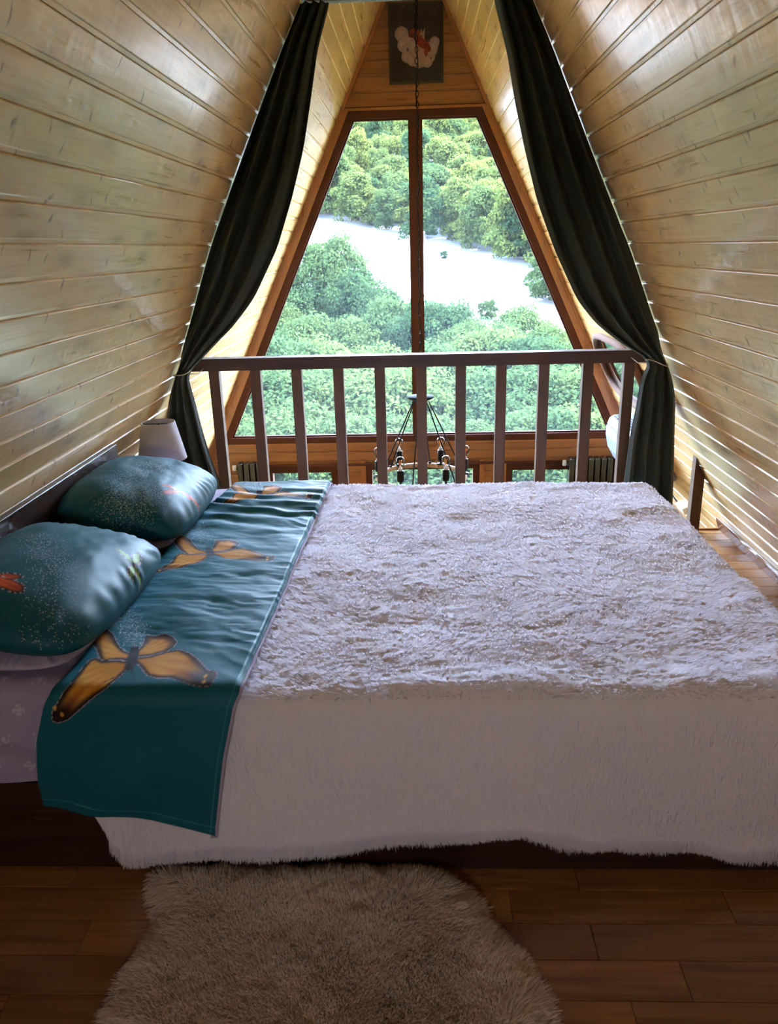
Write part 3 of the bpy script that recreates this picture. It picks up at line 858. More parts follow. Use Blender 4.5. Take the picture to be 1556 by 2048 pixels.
def paint_butterfly(col, gl, x, y, cx, cy, sc=1.0, pal=ORANGE, glitter=True):
    lx, ly = (x - cx) / sc, (y - cy) / sc
    near = (np.abs(lx) < 0.30) & (np.abs(ly) < 0.40)
    if not near.any(): return
    sub = np.nonzero(near); X, Y = lx[sub], ly[sub]; c = col[sub].copy()
    if glitter:
        g = sm(0.02, -0.035, poly_sd(GLT, X, Y)) * (0.55 + 0.4 * sm(0.30, 0.06, Y))
        c = c * (1 - 0.35 * g[:, None]) + np.array(srgb(96, 140, 160)) * 0.35 * g[:, None]
        gl[sub] = np.maximum(gl[sub], g * 1.0)
    for i, w_ in enumerate((LHW, RHW, LFW, RFW)):
        before = c.copy()
        paint_wing(c, X, Y, w_, pal, (0, 0), 0.024 if i < 2 else 0.020, i * 1.3, 0.56 if i >= 2 else None)
        ch = np.any(before != c, axis=1); g_ = gl[sub]; g_[ch] = 0; gl[sub] = g_
    for (ex, ey) in ((-0.132, -0.135), (-0.118, -0.152), (0.203, -0.058), (0.205, -0.076)):
        k_ = np.hypot((X - ex), (Y - ey) * 0.7) < 0.0042; c[k_] = np.array(srgb(226, 170, 84))
    b_ = poly_sd(BODY, X, Y) < 0.003; c[b_] = np.array(srgb(26, 20, 34)); g_ = gl[sub]; g_[b_] = 0; gl[sub] = g_
    for (ex, ey) in ((-0.028, -0.075), (0.035, -0.062)):
        ax, ay = 0.014, -0.036; tt = np.clip(((X - ax) * (ex - ax) + (Y - ay) * (ey - ay)) / ((ex - ax) ** 2 + (ey - ay) ** 2), 0, 1)
        k_ = np.hypot(X - ax - tt * (ex - ax), Y - ay - tt * (ey - ay)) < 0.0013; c[k_] = np.array(srgb(20, 24, 30))
    col[sub] = c


# cloth coordinates: s across (x), t along the bed width; t < 1.56 hangs down the near side
TS0, TS1 = -0.872, -0.402
ts = np.linspace(0, 1, 190); tt_ = np.linspace(1.15, 3.42, 840)
TSs, TT = np.meshgrid(ts, tt_, indexing='ij')
hangf = np.clip((1.56 - TT) / 0.40, 0, 1)
s_l = np.interp(TT, [1.15, 1.25, 1.40, 1.56, 1.75, 2.02, 2.4, 2.7, 3.08, 3.4], [-0.918, -0.915, -0.902, -0.862, -0.858, -0.882, -0.868, -0.858, -0.826, -0.82])
s_r = np.interp(TT, [1.15, 1.17, 1.38, 1.52, 1.56, 1.9, 2.45, 3.1, 3.4], [-0.508, -0.506, -0.469, -0.436, -0.422, -0.414, -0.401, -0.389, -0.386])
S_ = s_l + (s_r - s_l) * TSs
# bottom hem runs lower towards the right
T_end = 1.56 - (0.55 - np.interp(S_, [-0.915, -0.75, -0.508], [0.243, 0.226, 0.168]))
TT2 = np.where(TT < 1.56, 1.56 - (1.56 - TT) / (1.56 - 1.15) * (1.56 - T_end), TT)
r = 0.045
hn, zn = foldmap(1.56 + 0.03 - TT2, r); hf, zf = foldmap(TT2 - 3.17, 0.05)
Yc = np.clip(TT2, 1.59, 3.17) - hn * 1.0 + hf
Yc = Yc - 0.052 * sm(1.70, 1.56, TT2)            # clears the blanket pile on the near side
top_m = sm(1.5, 1.66, TT2)
wrk = 0.0028 * np.abs(fbm(S_ * 6, TT2 * 17, 41, 3)) * (0.3 + 0.7 * sm(-0.2, 0.6, fbm(S_ * 3, TT2 * 2.5, 141, 2))) + 0.0030 * fbm(S_ * 8 + TT2 * 6, TT2 * 11, 43, 3)
rk = np.abs(np.sin(TT2 * 75 + 4 * fbm(S_ * 5, TT2 * 5, 47, 2) + S_ * 25)); wrk2 = 0.0035 * (1 - rk) * sm(0.72, 1.0, TSs) * (0.4 + 0.6 * vnoise(TT2 * 9, S_ * 3, 5))
farw = sm(2.4, 2.7, TT2) * sm(3.15, 2.95, TT2) * 0.006 * np.sin(58 * TT2 + 14 * S_ + 2 * fbm(S_ * 6, TT2 * 6, 49, 2))
Zc = 0.562 - zn - zf + top_m * (wrk + wrk2 + farw + 0.006 * fbm(S_ * 3, TT2 * 4, 55, 2)) - 0.016 * sm(0.05, 0.0, TSs) * top_m - 0.010 * sm(0.975, 1.0, TSs) * top_m
Zc = Zc - 0.012 * sm(2.8, 3.2, TT2)
hm = sm(0.04, 0.25, zn)
dia = np.sin(16 * S_ - 15 * TT2 + 1.2) * 0.6 + 0.4 * np.sin(29 * S_ - 21 * TT2)
Yc = Yc - hm * (0.012 + 0.014 * dia * sm(0.06, 0.34, zn) + 0.004 * fbm(S_ * 6, TT2 * 6, 57, 2))
Zc = Zc + hm * 0.004 * np.sin(40 * S_) * sm(0.3, 0.4, zn)
teal = np.array(srgb(18, 104, 122)); colr = np.empty(S_.shape + (4,)); colr[...] = teal
shade_ = (0.5 + 0.5 * fbm(S_ * 2, TT2 * 1.6, 71, 3))[..., None]
colr[..., :3] *= 0.88 + 0.24 * shade_
glt = np.zeros(S_.shape)
for cx, cy in ((-0.714, 1.66), (-0.700, 2.338), (-0.664, 3.010)):
    paint_butterfly(colr, glt, S_, TT2, cx, cy)
st = (np.abs((TSs - 0.972)) < 0.0035) | (np.abs((1 - TSs) * 0 + (TT2 - T_end) - 0.022) < 0.0012)
colr[st] = np.array(srgb(60, 150, 160)); colr[..., 3] = 1
tealc = empty('duvet_cover', (-0.64, 2.4, 0.55), 'teal satin cover with orange butterflies folded over the bed', 'cover')
o = mesh('cover_cloth', np.stack([S_, Yc, Zc], -1).reshape(-1, 3), grid_faces(190, 840), TEAL, tealc, smooth=True)
add_attr(o, 'print', 'FLOAT_COLOR', colr); add_attr(o, 'glitter', 'FLOAT', glt)
so = o.modifiers.new('thickness', 'SOLIDIFY'); so.thickness = 0.004; so.offset = -1
# lilac underside showing as a thin edge along the blanket
sl = slice(0, 840, 4)
L0 = np.stack([S_[-1, sl] - 0.012, Yc[-1, sl] + 0.004, Zc[-1, sl] - 0.007], -1); L1 = np.stack([S_[-1, sl] + 0.005, Yc[-1, sl] + 0.005, Zc[-1, sl] - 0.007], -1)
o = mesh('lining_edge', np.concatenate([L0, L1]), np.stack([np.arange(209), np.arange(209) + 1, np.arange(209) + 211, np.arange(209) + 210], -1), LILAC, tealc, True)
so = o.modifiers.new('thickness', 'SOLIDIFY'); so.thickness = 0.003


# ------------------------------------------------------------------ pillows
def pillow_geo(W, H, T, n=150, m_=120, seed=0, wr=1.0):
    a = np.linspace(-1, 1, n); b = np.linspace(-1, 1, m_)
    A, B = np.meshgrid(a, b, indexing='ij')
    prof_ = (np.clip(1 - np.abs(A) ** 2.6, 0, 1) ** 0.52) * (np.clip(1 - np.abs(B) ** 2.6, 0, 1) ** 0.52)
    X = A * W / 2 * (1 - 0.13 * (np.abs(A * B)) ** 3); Yv = B * H / 2 * (1 - 0.13 * (np.abs(A * B)) ** 3)
    edge_ = 1 - np.minimum(1 - np.abs(A), 1 - np.abs(B))
    th = np.arctan2(B, A)
    rad = np.sin(th * 34 + 5 * vnoise(A * 3, B * 3, seed)) * sm(0.72, 0.97, edge_) * sm(1.0, 0.96, edge_)
    wrn = (0.005 * rad + 0.006 * fbm(A * 2.2 + seed, B * 2.2, seed, 3) * prof_) * wr
    return A, B, X, Yv, T / 2 * prof_ + wrn * prof_ ** 0.3, T / 2 * prof_


def pillow(name, label, cat, group, center, ax_w, ax_h, W, H, T, mat, painter=None, seed=0, base_col=None):
    A, B, X, Yv, Zt, Zb = pillow_geo(W, H, T, seed=seed)
    n, m_ = A.shape
    ax_w = Vector(ax_w).normalized(); ax_h = Vector(ax_h); ax_h = (ax_h - ax_w * ax_h.dot(ax_w)).normalized(); nn = ax_w.cross(ax_h)
    M = np.array([ax_w, ax_h, nn])
    top_ = np.stack([X, Yv, Zt], -1).reshape(-1, 3) @ M + np.array(center)
    bot = np.stack([X, Yv, -Zb * 0.85], -1).reshape(-1, 3) @ M + np.array(center)
    F = grid_faces(n, m_)
    o = mesh(name, np.concatenate([top_, bot]), np.concatenate([F[:, ::1], (F + n * m_)[:, ::-1]]), mat, None, True)
    prop(o, label, cat, group)
    if painter:
        col = np.empty((n, m_, 4)); col[...] = np.array(base_col); col[..., :3] *= (0.9 + 0.2 * (0.5 + 0.5 * fbm(X * 4, Yv * 4, seed, 3)))[..., None]
        gl = np.zeros((n, m_)); painter(col, gl, X, Yv); col[..., 3] = 1
        cb = np.empty((n, m_, 4)); cb[...] = np.array(base_col)
        add_attr(o, 'print', 'FLOAT_COLOR', np.concatenate([col.reshape(-1, 4), cb.reshape(-1, 4)])); add_attr(o, 'glitter', 'FLOAT', np.concatenate([gl.ravel(), np.zeros(n * m_)]))
    bm = bmesh.new(); bm.from_mesh(o.data); bmesh.ops.remove_doubles(bm, verts=bm.verts, dist=1e-5); bmesh.ops.recalc_face_normals(bm, faces=bm.faces); bm.to_mesh(o.data); bm.free()
    return o


RED = [np.array(srgb(226, 96, 40)), np.array(srgb(168, 40, 24)), np.array(srgb(40, 10, 14))]
GREEN = [np.array(srgb(170, 206, 120)), np.array(srgb(110, 160, 70)), np.array(srgb(18, 50, 52))]


def rot(poly_, ang, sc, dx, dy):
    c, s = math.cos(ang) * sc, math.sin(ang) * sc
    return [(x * c - y * s + dx, x * s + y * c + dy) for x, y in poly_]


WING = [(0, 0), (0.03, 0.018), (0.08, 0.03), (0.12, 0.026), (0.14, 0.008), (0.12, -0.012), (0.07, -0.02), (0.03, -0.014)]


def seg_d(X, Y, a, b):
    ex, ey = b[0] - a[0], b[1] - a[1]; t = np.clip(((X - a[0]) * ex + (Y - a[1]) * ey) / (ex * ex + ey * ey), 0, 1)
    return np.hypot(X - a[0] - t * ex, Y - a[1] - t * ey)


def paint_p1(col, gl, X, Y):
    # X along the pillow width (towards the window), Y up towards the headboard
    g = np.maximum(0.75 * sm(0.085, 0.0, seg_d(X, Y, (0.05, 0.07), (-0.10, -0.05))), 0.36 * sm(0.10, 0.01, seg_d(X, Y, (-0.10, -0.05), (-0.30, -0.15))))
    gl[:] = np.maximum(gl, g)
    for ang, sc_, dx, dy in ((-1.25, 0.62, -0.205, 0.075), (-1.95, 0.85, -0.195, 0.075)):
        w_ = rot(WING, ang, sc_, dx, dy); b4 = col.copy(); paint_wing(col, X, Y, w_, RED, (dx, dy), 0.007); gl[np.any(b4 != col, axis=2)] = 0
    for ang, sc_ in ((1.05, 0.50), (0.12, 0.52), (-2.3, 0.40), (-2.95, 0.42)):
        w_ = rot(WING, ang, sc_, 0.082, -0.195); paint_wing(col, X, Y, w_, GREEN, (0.082, -0.195), 0.005)


def paint_p2(col, gl, X, Y):
    g = np.maximum(1.3 * sm(0.17, 0.03, np.hypot((X + 0.24) * 0.95, (Y + 0.03) * 1.2)), 0.9 * sm(0.10, 0.0, seg_d(X, Y, (-0.15, 0.03), (0.08, -0.03))))
    gl[:] = np.maximum(gl, g)
    for ang, sc_, dx, dy in ((2.55, 0.62, -0.118, -0.158), (1.75, 0.5, -0.118, -0.158), (-1.30, 0.62, -0.122, -0.150)):
        w_ = rot(WING, ang, sc_, dx, dy); b4 = col.copy(); paint_wing(col, X, Y, w_, RED, (dx, dy), 0.005); gl[np.any(b4 != col, axis=2)] = 0


TEALB = srgb(16, 92, 106)
GP = 'pillows against the headboard'
pillow('pillow', 'lilac pillow lying under the teal pillow nearest the camera', 'pillow', GP, (-1.035, 1.93, 0.562), (0.02, 1, 0), (-1, 0.02, 0.02), 0.66, 0.38, 0.075, LILAC, seed=3)
pillow('pillow', 'lilac pillow lying under the teal pillow beside the lamp', 'pillow', GP, (-1.035, 2.70, 0.562), (-0.02, 1, 0), (-1, -0.02, 0.02), 0.66, 0.38, 0.075, LILAC, seed=5)
pillow('pillow', 'nearer teal pillow printed with a small green butterfly', 'pillow', GP, (-1.032, 1.935, 0.640), (0.03, 1, -0.02), (-1, 0.03, 0.20), 0.70, 0.46, 0.21, TEAL, paint_p1, 11, TEALB)
pillow('pillow', 'teal pillow with white speckles in front of the lamp', 'pillow', GP, (-1.03, 2.705, 0.645), (-0.03, 1, -0.01), (-1, -0.03, 0.20), 0.70, 0.46, 0.22, TEAL, paint_p2, 14, TEALB)

# ------------------------------------------------------------------ bedside table and lamp behind the pillows
ns = empty('nightstand', (-1.19, 3.40, 0), 'low dark nightstand under the table lamp behind the bed', 'nightstand')
MB().box(-1.33, -1.05, 3.28, 3.52, 0.0, 0.36, 0.003).build('body', WENGE, ns)
MB().box(-1.335, -1.045, 3.275, 3.525, 0.361, 0.381, 0.003).build('top', WENGE, ns)
d_ = MB().box(-1.049, -1.038, 3.295, 3.505, 0.20, 0.34, 0.002).build('drawer', WENGE_Y, ns)
MB().lathe([(0.0, 0), (0.012, 0), (0.012, .012), (0, .012)], (-1.03, 3.40, 0.265), 12).build('knob', HUBTOP, d_)
lamp = empty('table_lamp', (-1.175, 3.37, 0.381), 'table lamp with pale lilac tapered fabric shade by the curtain', 'lamp')
MB().lathe([(0.0, 0.0), (0.058, 0.0), (0.060, 0.008), (0.05, 0.016), (0.014, 0.024), (0.010, 0.06), (0.022, 0.10), (0.024, 0.14), (0.010, 0.19), (0.009, 0.26), (0, 0.26)], (-1.175, 3.37, 0.3815)).build('base', WHITEP, lamp, True)
sh = MB().lathe([(0.106, 0.0), (0.109, 0.001), (0.074, 0.172), (0.071, 0.172), (0.106, 0.001)], (-1.175, 3.37, 0.612), 40).build('shade', SHADE, lamp, True)
MB().tube([(-1.175 + .072 * math.cos(a), 3.37 + .072 * math.sin(a), 0.782) for a in np.linspace(0, 6.283, 24, endpoint=False)], 0.0022, 6, close=True).build('rim', SHADE, sh, True)
MB().tube([(-1.247, 3.37, 0.775), (-1.103, 3.37, 0.775)], 0.0016, 6).tube([(-1.175, 3.37, 0.63), (-1.175, 3.37, 0.775)], 0.003, 6).build('carrier', BLACK, lamp)

# ------------------------------------------------------------------ sheepskin rug
RUG = [(-0.70, 1.53), (-0.62, 1.60), (-0.50, 1.60), (-0.44, 1.54), (-0.36, 1.60), (-0.22, 1.62), (-0.16, 1.545), (-0.05, 1.55), (0.02, 1.53), (0.075, 1.50), (0.11, 1.44), (0.15, 1.36), (0.20, 1.29),
       (0.235, 1.20), (0.25, 1.10), (0.25, 0.95), (0.20, 0.80), (0.23, 0.68), (0.16, 0.60), (0.02, 0.64), (-0.15, 0.60), (-0.36, 0.63), (-0.52, 0.58), (-0.64, 0.64), (-0.60, 0.78), (-0.655, 0.92), (-0.655, 1.10), (-0.665, 1.22), (-0.645, 1.30), (-0.625, 1.38), (-0.66, 1.46)]
RUG = [(x, y) if y < 1.54 else (x, 1.54) for x, y in RUG]
rug = empty('sheepskin_rug', (-0.2, 1.1, 0), 'long haired cream sheepskin rug on the floor beside the bed', 'rug')
def rug_h(x, y):
    d = poly_sd(RUG, x, y)
    return 0.004 + sm(0.0, -0.07, d) ** 0.7 * (0.034 + 0.006 * fbm(x * 9, y * 9, 87, 3) + 0.004 * fbm(x * 45, y * 45, 89, 2))


rgx = np.linspace(-0.72, 0.27, 200); rgy = np.linspace(0.56, 1.56, 200); RX, RY = np.meshgrid(rgx, rgy, indexing='ij')
RD = poly_sd(RUG, RX, RY); RF_ = grid_faces(200, 200); RF_ = RF_[(RD.ravel()[RF_] < 0.004).all(axis=1)]
usedv = np.unique(RF_); remap = np.full(RX.size, -1); remap[usedv] = np.arange(len(usedv))
o = mesh('hide', np.stack([RX, RY, rug_h(RX, RY)], -1).reshape(-1, 3)[usedv], remap[RF_], SKINBASE, rug, True)
so = o.modifiers.new('thickness', 'SOLIDIFY'); so.thickness = 0.003; so.offset = -1
N_ = 150000
px_ = rng.uniform(-0.72, 0.28, N_); py_ = rng.uniform(0.56, 1.56, N_)
# most of the wool sits where the frame sees it
kp = (py_ > 0.98) | (rng.uniform(0, 1, N_) < 0.35)
px_, py_ = px_[kp], py_[kp]
sdv = poly_sd(RUG, px_, py_); kp = sdv < -0.002; px_, py_, sdv = px_[kp], py_[kp], sdv[kp]
e_ = 0.01
gxx = (poly_sd(RUG, px_ + e_, py_) - poly_sd(RUG, px_ - e_, py_)) / (2 * e_); gyy = (poly_sd(RUG, px_, py_ + e_) - poly_sd(RUG, px_, py_ - e_)) / (2 * e_)
edgew = sm(-0.13, 0.0, sdv)
f1 = fbm(px_ * 5, py_ * 5, 81, 3); f2 = fbm(px_ * 5 + 9, py_ * 5 + 3, 83, 3); f3 = vnoise(px_ * 26, py_ * 26, 85)
comb = np.stack([gxx * (0.25 + 1.2 * edgew) + 0.3 * f1, gyy * (0.25 + 1.2 * edgew) + 0.3 * f2 - 0.25, np.zeros_like(f1), 0.85 - 0.35 * edgew], 1)
P = np.stack([px_, py_, rug_h(px_, py_) - 0.002], 1); Nn = np.tile([0, 0, 1.0], (len(P), 1))
ln = rng.uniform(0.016, 0.034, len(P)) * (1 + 0.3 * f3) * (1 + 0.35 * edgew)
cell = 0.011
key = (np.floor(px_ / cell + 0.6 * vnoise(px_ * 40, py_ * 40, 2)) * 100003 + np.floor(py_ / cell + 0.6 * vnoise(px_ * 40 + 7, py_ * 40, 6))).astype(np.int64)
uq, inv = np.unique(key, return_inverse=True); cnt = np.bincount(inv).astype(float)
dn_ = Nn * comb[:, 3:4] + comb[:, :3]; dn_ /= np.linalg.norm(dn_, axis=1, keepdims=True)
tip = P + dn_ * ln[:, None]
cl = np.stack([np.bincount(inv, tip[:, i]) / cnt for i in range(3)], 1)[inv]
pts = strands(P, Nn, comb, ln, 0.22, 5, cl, 0.25, 0.25)
pts[..., 2] = np.maximum(pts[..., 2], 0.004)
under = pts[..., 1] > 1.555
pts[..., 1] = np.where(under, 1.555, pts[..., 1])
curves_obj('wool', pts, np.array([0.0008, 0.00075, 0.0006, 0.00045, 0.0002]), SKIN, rug)

# ================================================================== PICTURE ON THE GABLE
pic = empty('picture', (0.012, Y_GABLE, 2.526), 'dark framed picture of clouds above the gable window', 'picture')
PX0, PX1, PZ0, PZ1 = -0.167, 0.192, 2.526, 2.992
FRAMEM = simple('dark_green_frame', srgb(58, 54, 40), 0.5)
fw_ = 0.013; ya, yb = Y_GABLE - 0.022, Y_GABLE - 0.002
for q in ([(PX0, PZ0), (PX1, PZ0), (PX1 - fw_, PZ0 + fw_), (PX0 + fw_, PZ0 + fw_)], [(PX0, PZ1), (PX1, PZ1), (PX1 - fw_, PZ1 - fw_), (PX0 + fw_, PZ1 - fw_)],
          [(PX0, PZ0), (PX0 + fw_, PZ0 + fw_), (PX0 + fw_, PZ1 - fw_), (PX0, PZ1)], [(PX1, PZ0), (PX1 - fw_, PZ0 + fw_), (PX1 - fw_, PZ1 - fw_), (PX1, PZ1)]):
    MB().prism(q, 'y', ya, yb).build('frame_side', FRAMEM, pic)
gx_ = np.linspace(PX0 + fw_, PX1 - fw_, 170); gz_ = np.linspace(PZ0 + fw_, PZ1 - fw_, 220)
GX, GZ = np.meshgrid(gx_, gz_, indexing='ij')
U_ = (GX - PX0) / (PX1 - PX0); V_ = 1 - (GZ - PZ0) / (PZ1 - PZ0); U_m, V_m = U_ * 1.0, V_ * 1.298     # picture-plane units, width = 1
colr = np.empty(GX.shape + (4,)); colr[...] = np.array(srgb(66, 50, 50)); colr[..., :3] *= (1.0 + 0.35 * fbm(U_ * 5, V_ * 5, 5, 3))[..., None]
colr[V_ > 0.80] *= 0.9
stars = (hashn(np.floor(U_ * 60), np.floor(V_ * 80), 3) > 0.985) & (V_ < 0.5); colr[stars] = np.array(srgb(150, 134, 140))
cloud = [(0.24, 0.50, .125), (0.33, 0.62, .13), (0.27, 0.68, .11), (0.36, 0.75, .12), (0.33, 0.86, .10), (0.44, 0.90, .12), (0.55, 0.78, .16), (0.62, 0.92, .12), (0.72, 0.86, .13), (0.76, 0.76, .13), (0.84, 0.64, .09), (0.80, 0.72, .10), (0.54, 0.97, .09), (0.48, 0.70, .12), (0.70, 0.95, .10)]
for i, (cx, cy, rr) in enumerate(cloud):
    dd = np.hypot(U_m - cx, V_m - cy); k_ = dd < rr
    tone = np.array(srgb(226, 196, 190)) * 0.82 + np.array(srgb(250, 226, 216)) * 0.18
    sh_ = sm(rr * 0.3, rr, dd)[..., None]
    colr[k_] = (tone * (1 - 0.22 * sh_) * (0.93 + 0.07 * (i % 3)))[k_]
for (cx, cy, rx, ry, an, cc) in ((0.51, 0.50, .13, .075, 0.4, (170, 70, 50)), (0.62, 0.66, .15, .07, 0.5, (176, 62, 48)), (0.70, 0.72, .09, .06, 0.9, (150, 48, 40)), (0.42, 0.52, .06, .04, 0.2, (120, 40, 44)), (0.68, 0.80, .035, .07, 0.0, (160, 66, 50))):
    c, s = math.cos(an), math.sin(an); lx = (U_m - cx) * c + (V_m - cy) * s; ly = -(U_m - cx) * s + (V_m - cy) * c
    colr[(lx / rx) ** 2 + (ly / ry) ** 2 < 1] = np.array(srgb(*cc))
for tri in ([(0.575, 0.52), (0.60, 0.40), (0.62, 0.53)], [(0.61, 0.52), (0.665, 0.39), (0.66, 0.55)], [(0.60, 0.55), (0.66, 0.50), (0.655, 0.60)]):
    colr[poly_sd(tri, U_m, V_m) < 0] = np.array(srgb(214, 176, 166))
colr[np.hypot((U_m - .345) / .7, V_m - .75) < 0.035] = np.array(srgb(120, 104, 140))
colr[np.hypot(U_m - .77, V_m - .90) < 0.016] = np.array(srgb(120, 96, 110)); colr[..., :3] *= 0.55; colr[..., 3] = 1
CANVAS = fabric('printed_canvas', (0, 0, 0, 1), 0.55, attr=10.0)
o = mesh('print', np.stack([GX, np.full_like(GX, Y_GABLE - 0.012), GZ], -1).reshape(-1, 3), grid_faces(170, 220)[:, ::-1], CANVAS, pic)
add_attr(o, 'print', 'FLOAT_COLOR', colr); add_attr(o, 'glitter', 'FLOAT', np.zeros(GX.shape))
so = o.modifiers.new('thickness', 'SOLIDIFY'); so.thickness = 0.006; so.offset = -1

# ================================================================== CHANDELIER
CX, CY, CR_, CZ = 0.012, 4.90, 0.285, 0.060
ch = empty('chandelier', (CX, CY, CZ), 'rope wrapped ring chandelier with clear filament bulbs hanging beyond the railing', 'chandelier')
ROPE = NT('jute_rope'); v = ROPE.coords(); wv = ROPE.n('TexWave', {'Scale': 55.0, 'Distortion': 1.5}); ROPE.set(wv, 'Vector', v)
ROPE.P(Base_Color=ROPE.mix(wv.outputs['Fac'], srgb(150, 118, 92), srgb(206, 178, 146)), Roughness=0.8); ROPE.bump(wv.outputs['Fac'], 0.7, 0.004); ROPE = ROPE.m
FIL = simple('amber_filament', srgb(226, 150, 60), 0.4)
MB().tube([(CX + CR_ * math.cos(a), CY + CR_ * math.sin(a), CZ) for a in np.linspace(0, 2 * math.pi, 60, endpoint=False)], 0.0165, 10, close=True).build('ring', ROPE, ch, True)
HZ = 0.565
MB().lathe([(0, 0.034), (0.083, 0.030), (0.086, 0.026), (0.078, 0.016), (0.05, 0.004), (0.028, -0.016), (0.024, -0.034), (0, -0.034)], (CX, CY, HZ), 32).build('hub', HUBTOP, ch, True)
for k in range(6):
    a = math.radians(18 + 60 * k)
    MB().tube([(CX + .052 * math.cos(a), CY + .052 * math.sin(a), HZ - 0.005), (CX + CR_ * math.cos(a), CY + CR_ * math.sin(a), CZ + 0.016)], 0.0042, 8).build('rod', BLACK, ch)
    MB().lathe([(0, -.008), (.009, -.006), (.011, 0), (.009, .006), (0, .008)], (CX + CR_ * math.cos(a), CY + CR_ * math.sin(a), CZ + 0.018), 12).build('rod_end', BLACK, ch, True)
for k in range(6):
    a = math.radians(60 * k + 2); bx, by = CX + CR_ * math.cos(a), CY + CR_ * math.sin(a)
    s_o = MB().lathe([(0, 0.012), (0.030, 0.012), (0.031, 0.017), (0.008, 0.020), (0.007, 0.036), (0.020, 0.044), (0.0225, 0.060), (0.0225, 0.112), (0.019, 0.114), (0, 0.114)], (bx, by, CZ), 20).build('socket', BLACK, ch, True)
    MB().tube([(bx - .03 + .009 * math.cos(q), by - .01, CZ + .03 + .009 * math.sin(q)) for q in np.linspace(0, 6.283, 14, endpoint=False)], 0.0016, 6, close=True).build('pull_ring', CORD, s_o, True)
    b_o = MB().lathe([(0.013, 0.112), (0.0145, 0.130), (0.019, 0.142), (0.027, 0.156), (0.030, 0.170), (0.0285, 0.184), (0.023, 0.196), (0.013, 0.2035), (0.0, 0.2055)], (bx, by, CZ), 24).build('bulb', BULBGLASS, ch, True)
    MB().lathe([(0, 0.114), (0.012, 0.114), (0.012, 0.128), (0.005, 0.134), (0.004, 0.146), (0, 0.147)], (bx, by, CZ), 12).build('stem', WHITEP, b_o, True)
    fl = MB()
    for q in range(4):
        qa = math.pi / 2 * q + 0.4
        fl.tube([(bx + .004 * math.cos(qa), by + .004 * math.sin(qa), CZ + .144), (bx + .009 * math.cos(qa), by + .009 * math.sin(qa), CZ + .182)], 0.0012, 6)
    fl.build('filament', FIL, b_o)
# chain of links with the flex threaded beside it, up to the ridge
link = []
zz_ = HZ + 0.03; k = 0
chain = MB()
while zz_ < Z_APEX - 0.06:
    hgt, wd = 0.034, 0.0085
    pts_ = []
    for q in np.linspace(0, 2 * math.pi, 12, endpoint=False):
        lx, lz = wd * math.cos(q), hgt / 2 * math.sin(q)
        pts_.append((CX + (lx if k % 2 == 0 else 0.0), CY + (0.0 if k % 2 == 0 else lx), zz_ + hgt / 2 + lz))
    chain.tube(pts_, 0.0022, 5, close=True); zz_ += hgt - 0.0065; k += 1
prop(chain.build('chain', BLACK, ch, True), kind='stuff')
MB().tube([(CX + 0.007 * math.sin(zq * 21), CY + 0.007 * math.cos(zq * 17), zq) for zq in np.linspace(HZ + 0.02, Z_APEX - 0.05, 150)], 0.0028, 6).build('flex', BLACK, ch, True)
MB().lathe([(0, 0), (0.04, 0), (0.045, 0.02), (0.045, 0.05), (0, 0.05)], (CX, CY, Z_APEX - 0.11), 20).build('ceiling_rose', BLACK, ch, True)

# ================================================================== AIR CONDITIONER on the right slope
acz, acy0, acy1 = 0.055, 4.68, 5.21
ac = empty('air_conditioner', (1.45, 4.8, acz), 'white wall mounted air conditioner beside the railing', 'air conditioner')
H_ = 0.335
xw = lambda z: hw(z) - 0.006
pf = [(xw(acz + .02), acz + .02), (xw(acz) - 0.085, acz), (1.345, acz + 0.035), (1.300, acz + 0.115), (1.282, acz + 0.20), (1.283, acz + 0.275), (1.296, acz + 0.312), (1.325, acz + H_ - .004), (xw(acz + H_), acz + H_)]
MB().prism(pf, 'y', acy0, acy1).build('body', ACWHITE, ac)
MB().prism([(1.3405, acz + .034), (1.294, acz + .115), (1.276, acz + .20), (1.2765, acz + .262), (1.2835, acz + .262), (1.283, acz + .20), (1.301, acz + .115), (1.346, acz + .036)], 'y', acy0 + .004, acy1 - .004).build('front_panel', ACWHITE, ac)
MB().prism([(1.2835, acz + .266), (1.281, acz + .272), (1.286, acz + .272)], 'y', acy0 + .01, acy1 - .01).build('panel_gap', GREYSLOT, ac)
for i in range(5):
    a = 1.312 + i * 0.020
    for j in range(4):
        y0_ = acy1 - 0.035 - j * 0.125; zz0 = acz + H_ - .004 + (a - 1.325) * (.004 / (xw(acz + H_) - 1.325))
        MB().box(a, a + 0.011, y0_ - 0.105, y0_, zz0 - .004, zz0 + .0025).build('vent_slot', GREYSLOT, ac)

# ================================================================== MIRROR on the right slope
MIRR = NT('mirror_glass'); MIRR.P(Base_Color=(0.86, 0.92, 0.93, 1), Metallic=1.0, Roughness=0.03); MIRR = MIRR.m
WOOL_BR = simple('brown_boucle', srgb(112, 84, 70), 0.95, var=0.35, scale=160)
mir = empty('mirror', (hw(0.72), 5.02, 0.55), 'oblong mirror with brown textured frame on the right slope', 'mirror')
U, Yv, Nw = wall_frame(1)
MU = np.array([U, Yv, Nw]); c0_ = np.array([hw(0.73), 4.93, 0.73])
def on_slope(u, yy, h): return tuple(np.array(U) * u + np.array((0, 1, 0)) * yy + np.array(Nw) * h + c0_)
def oblong(ru, ry, n=64, e=3.2):
    out = []
    for q in np.linspace(0, 2 * math.pi, n, endpoint=False):
        c, s = math.cos(q), math.sin(q); out.append((ru * math.copysign(abs(c) ** (2 / e), c), ry * math.copysign(abs(s) ** (2 / e), s)))
    return out
ob = oblong(0.225, 0.50)
MB().tube([on_slope(u, yy, 0.026) for u, yy in ob], 0.022, 8, close=True).build('mirror_frame', WOOL_BR, mir, True)
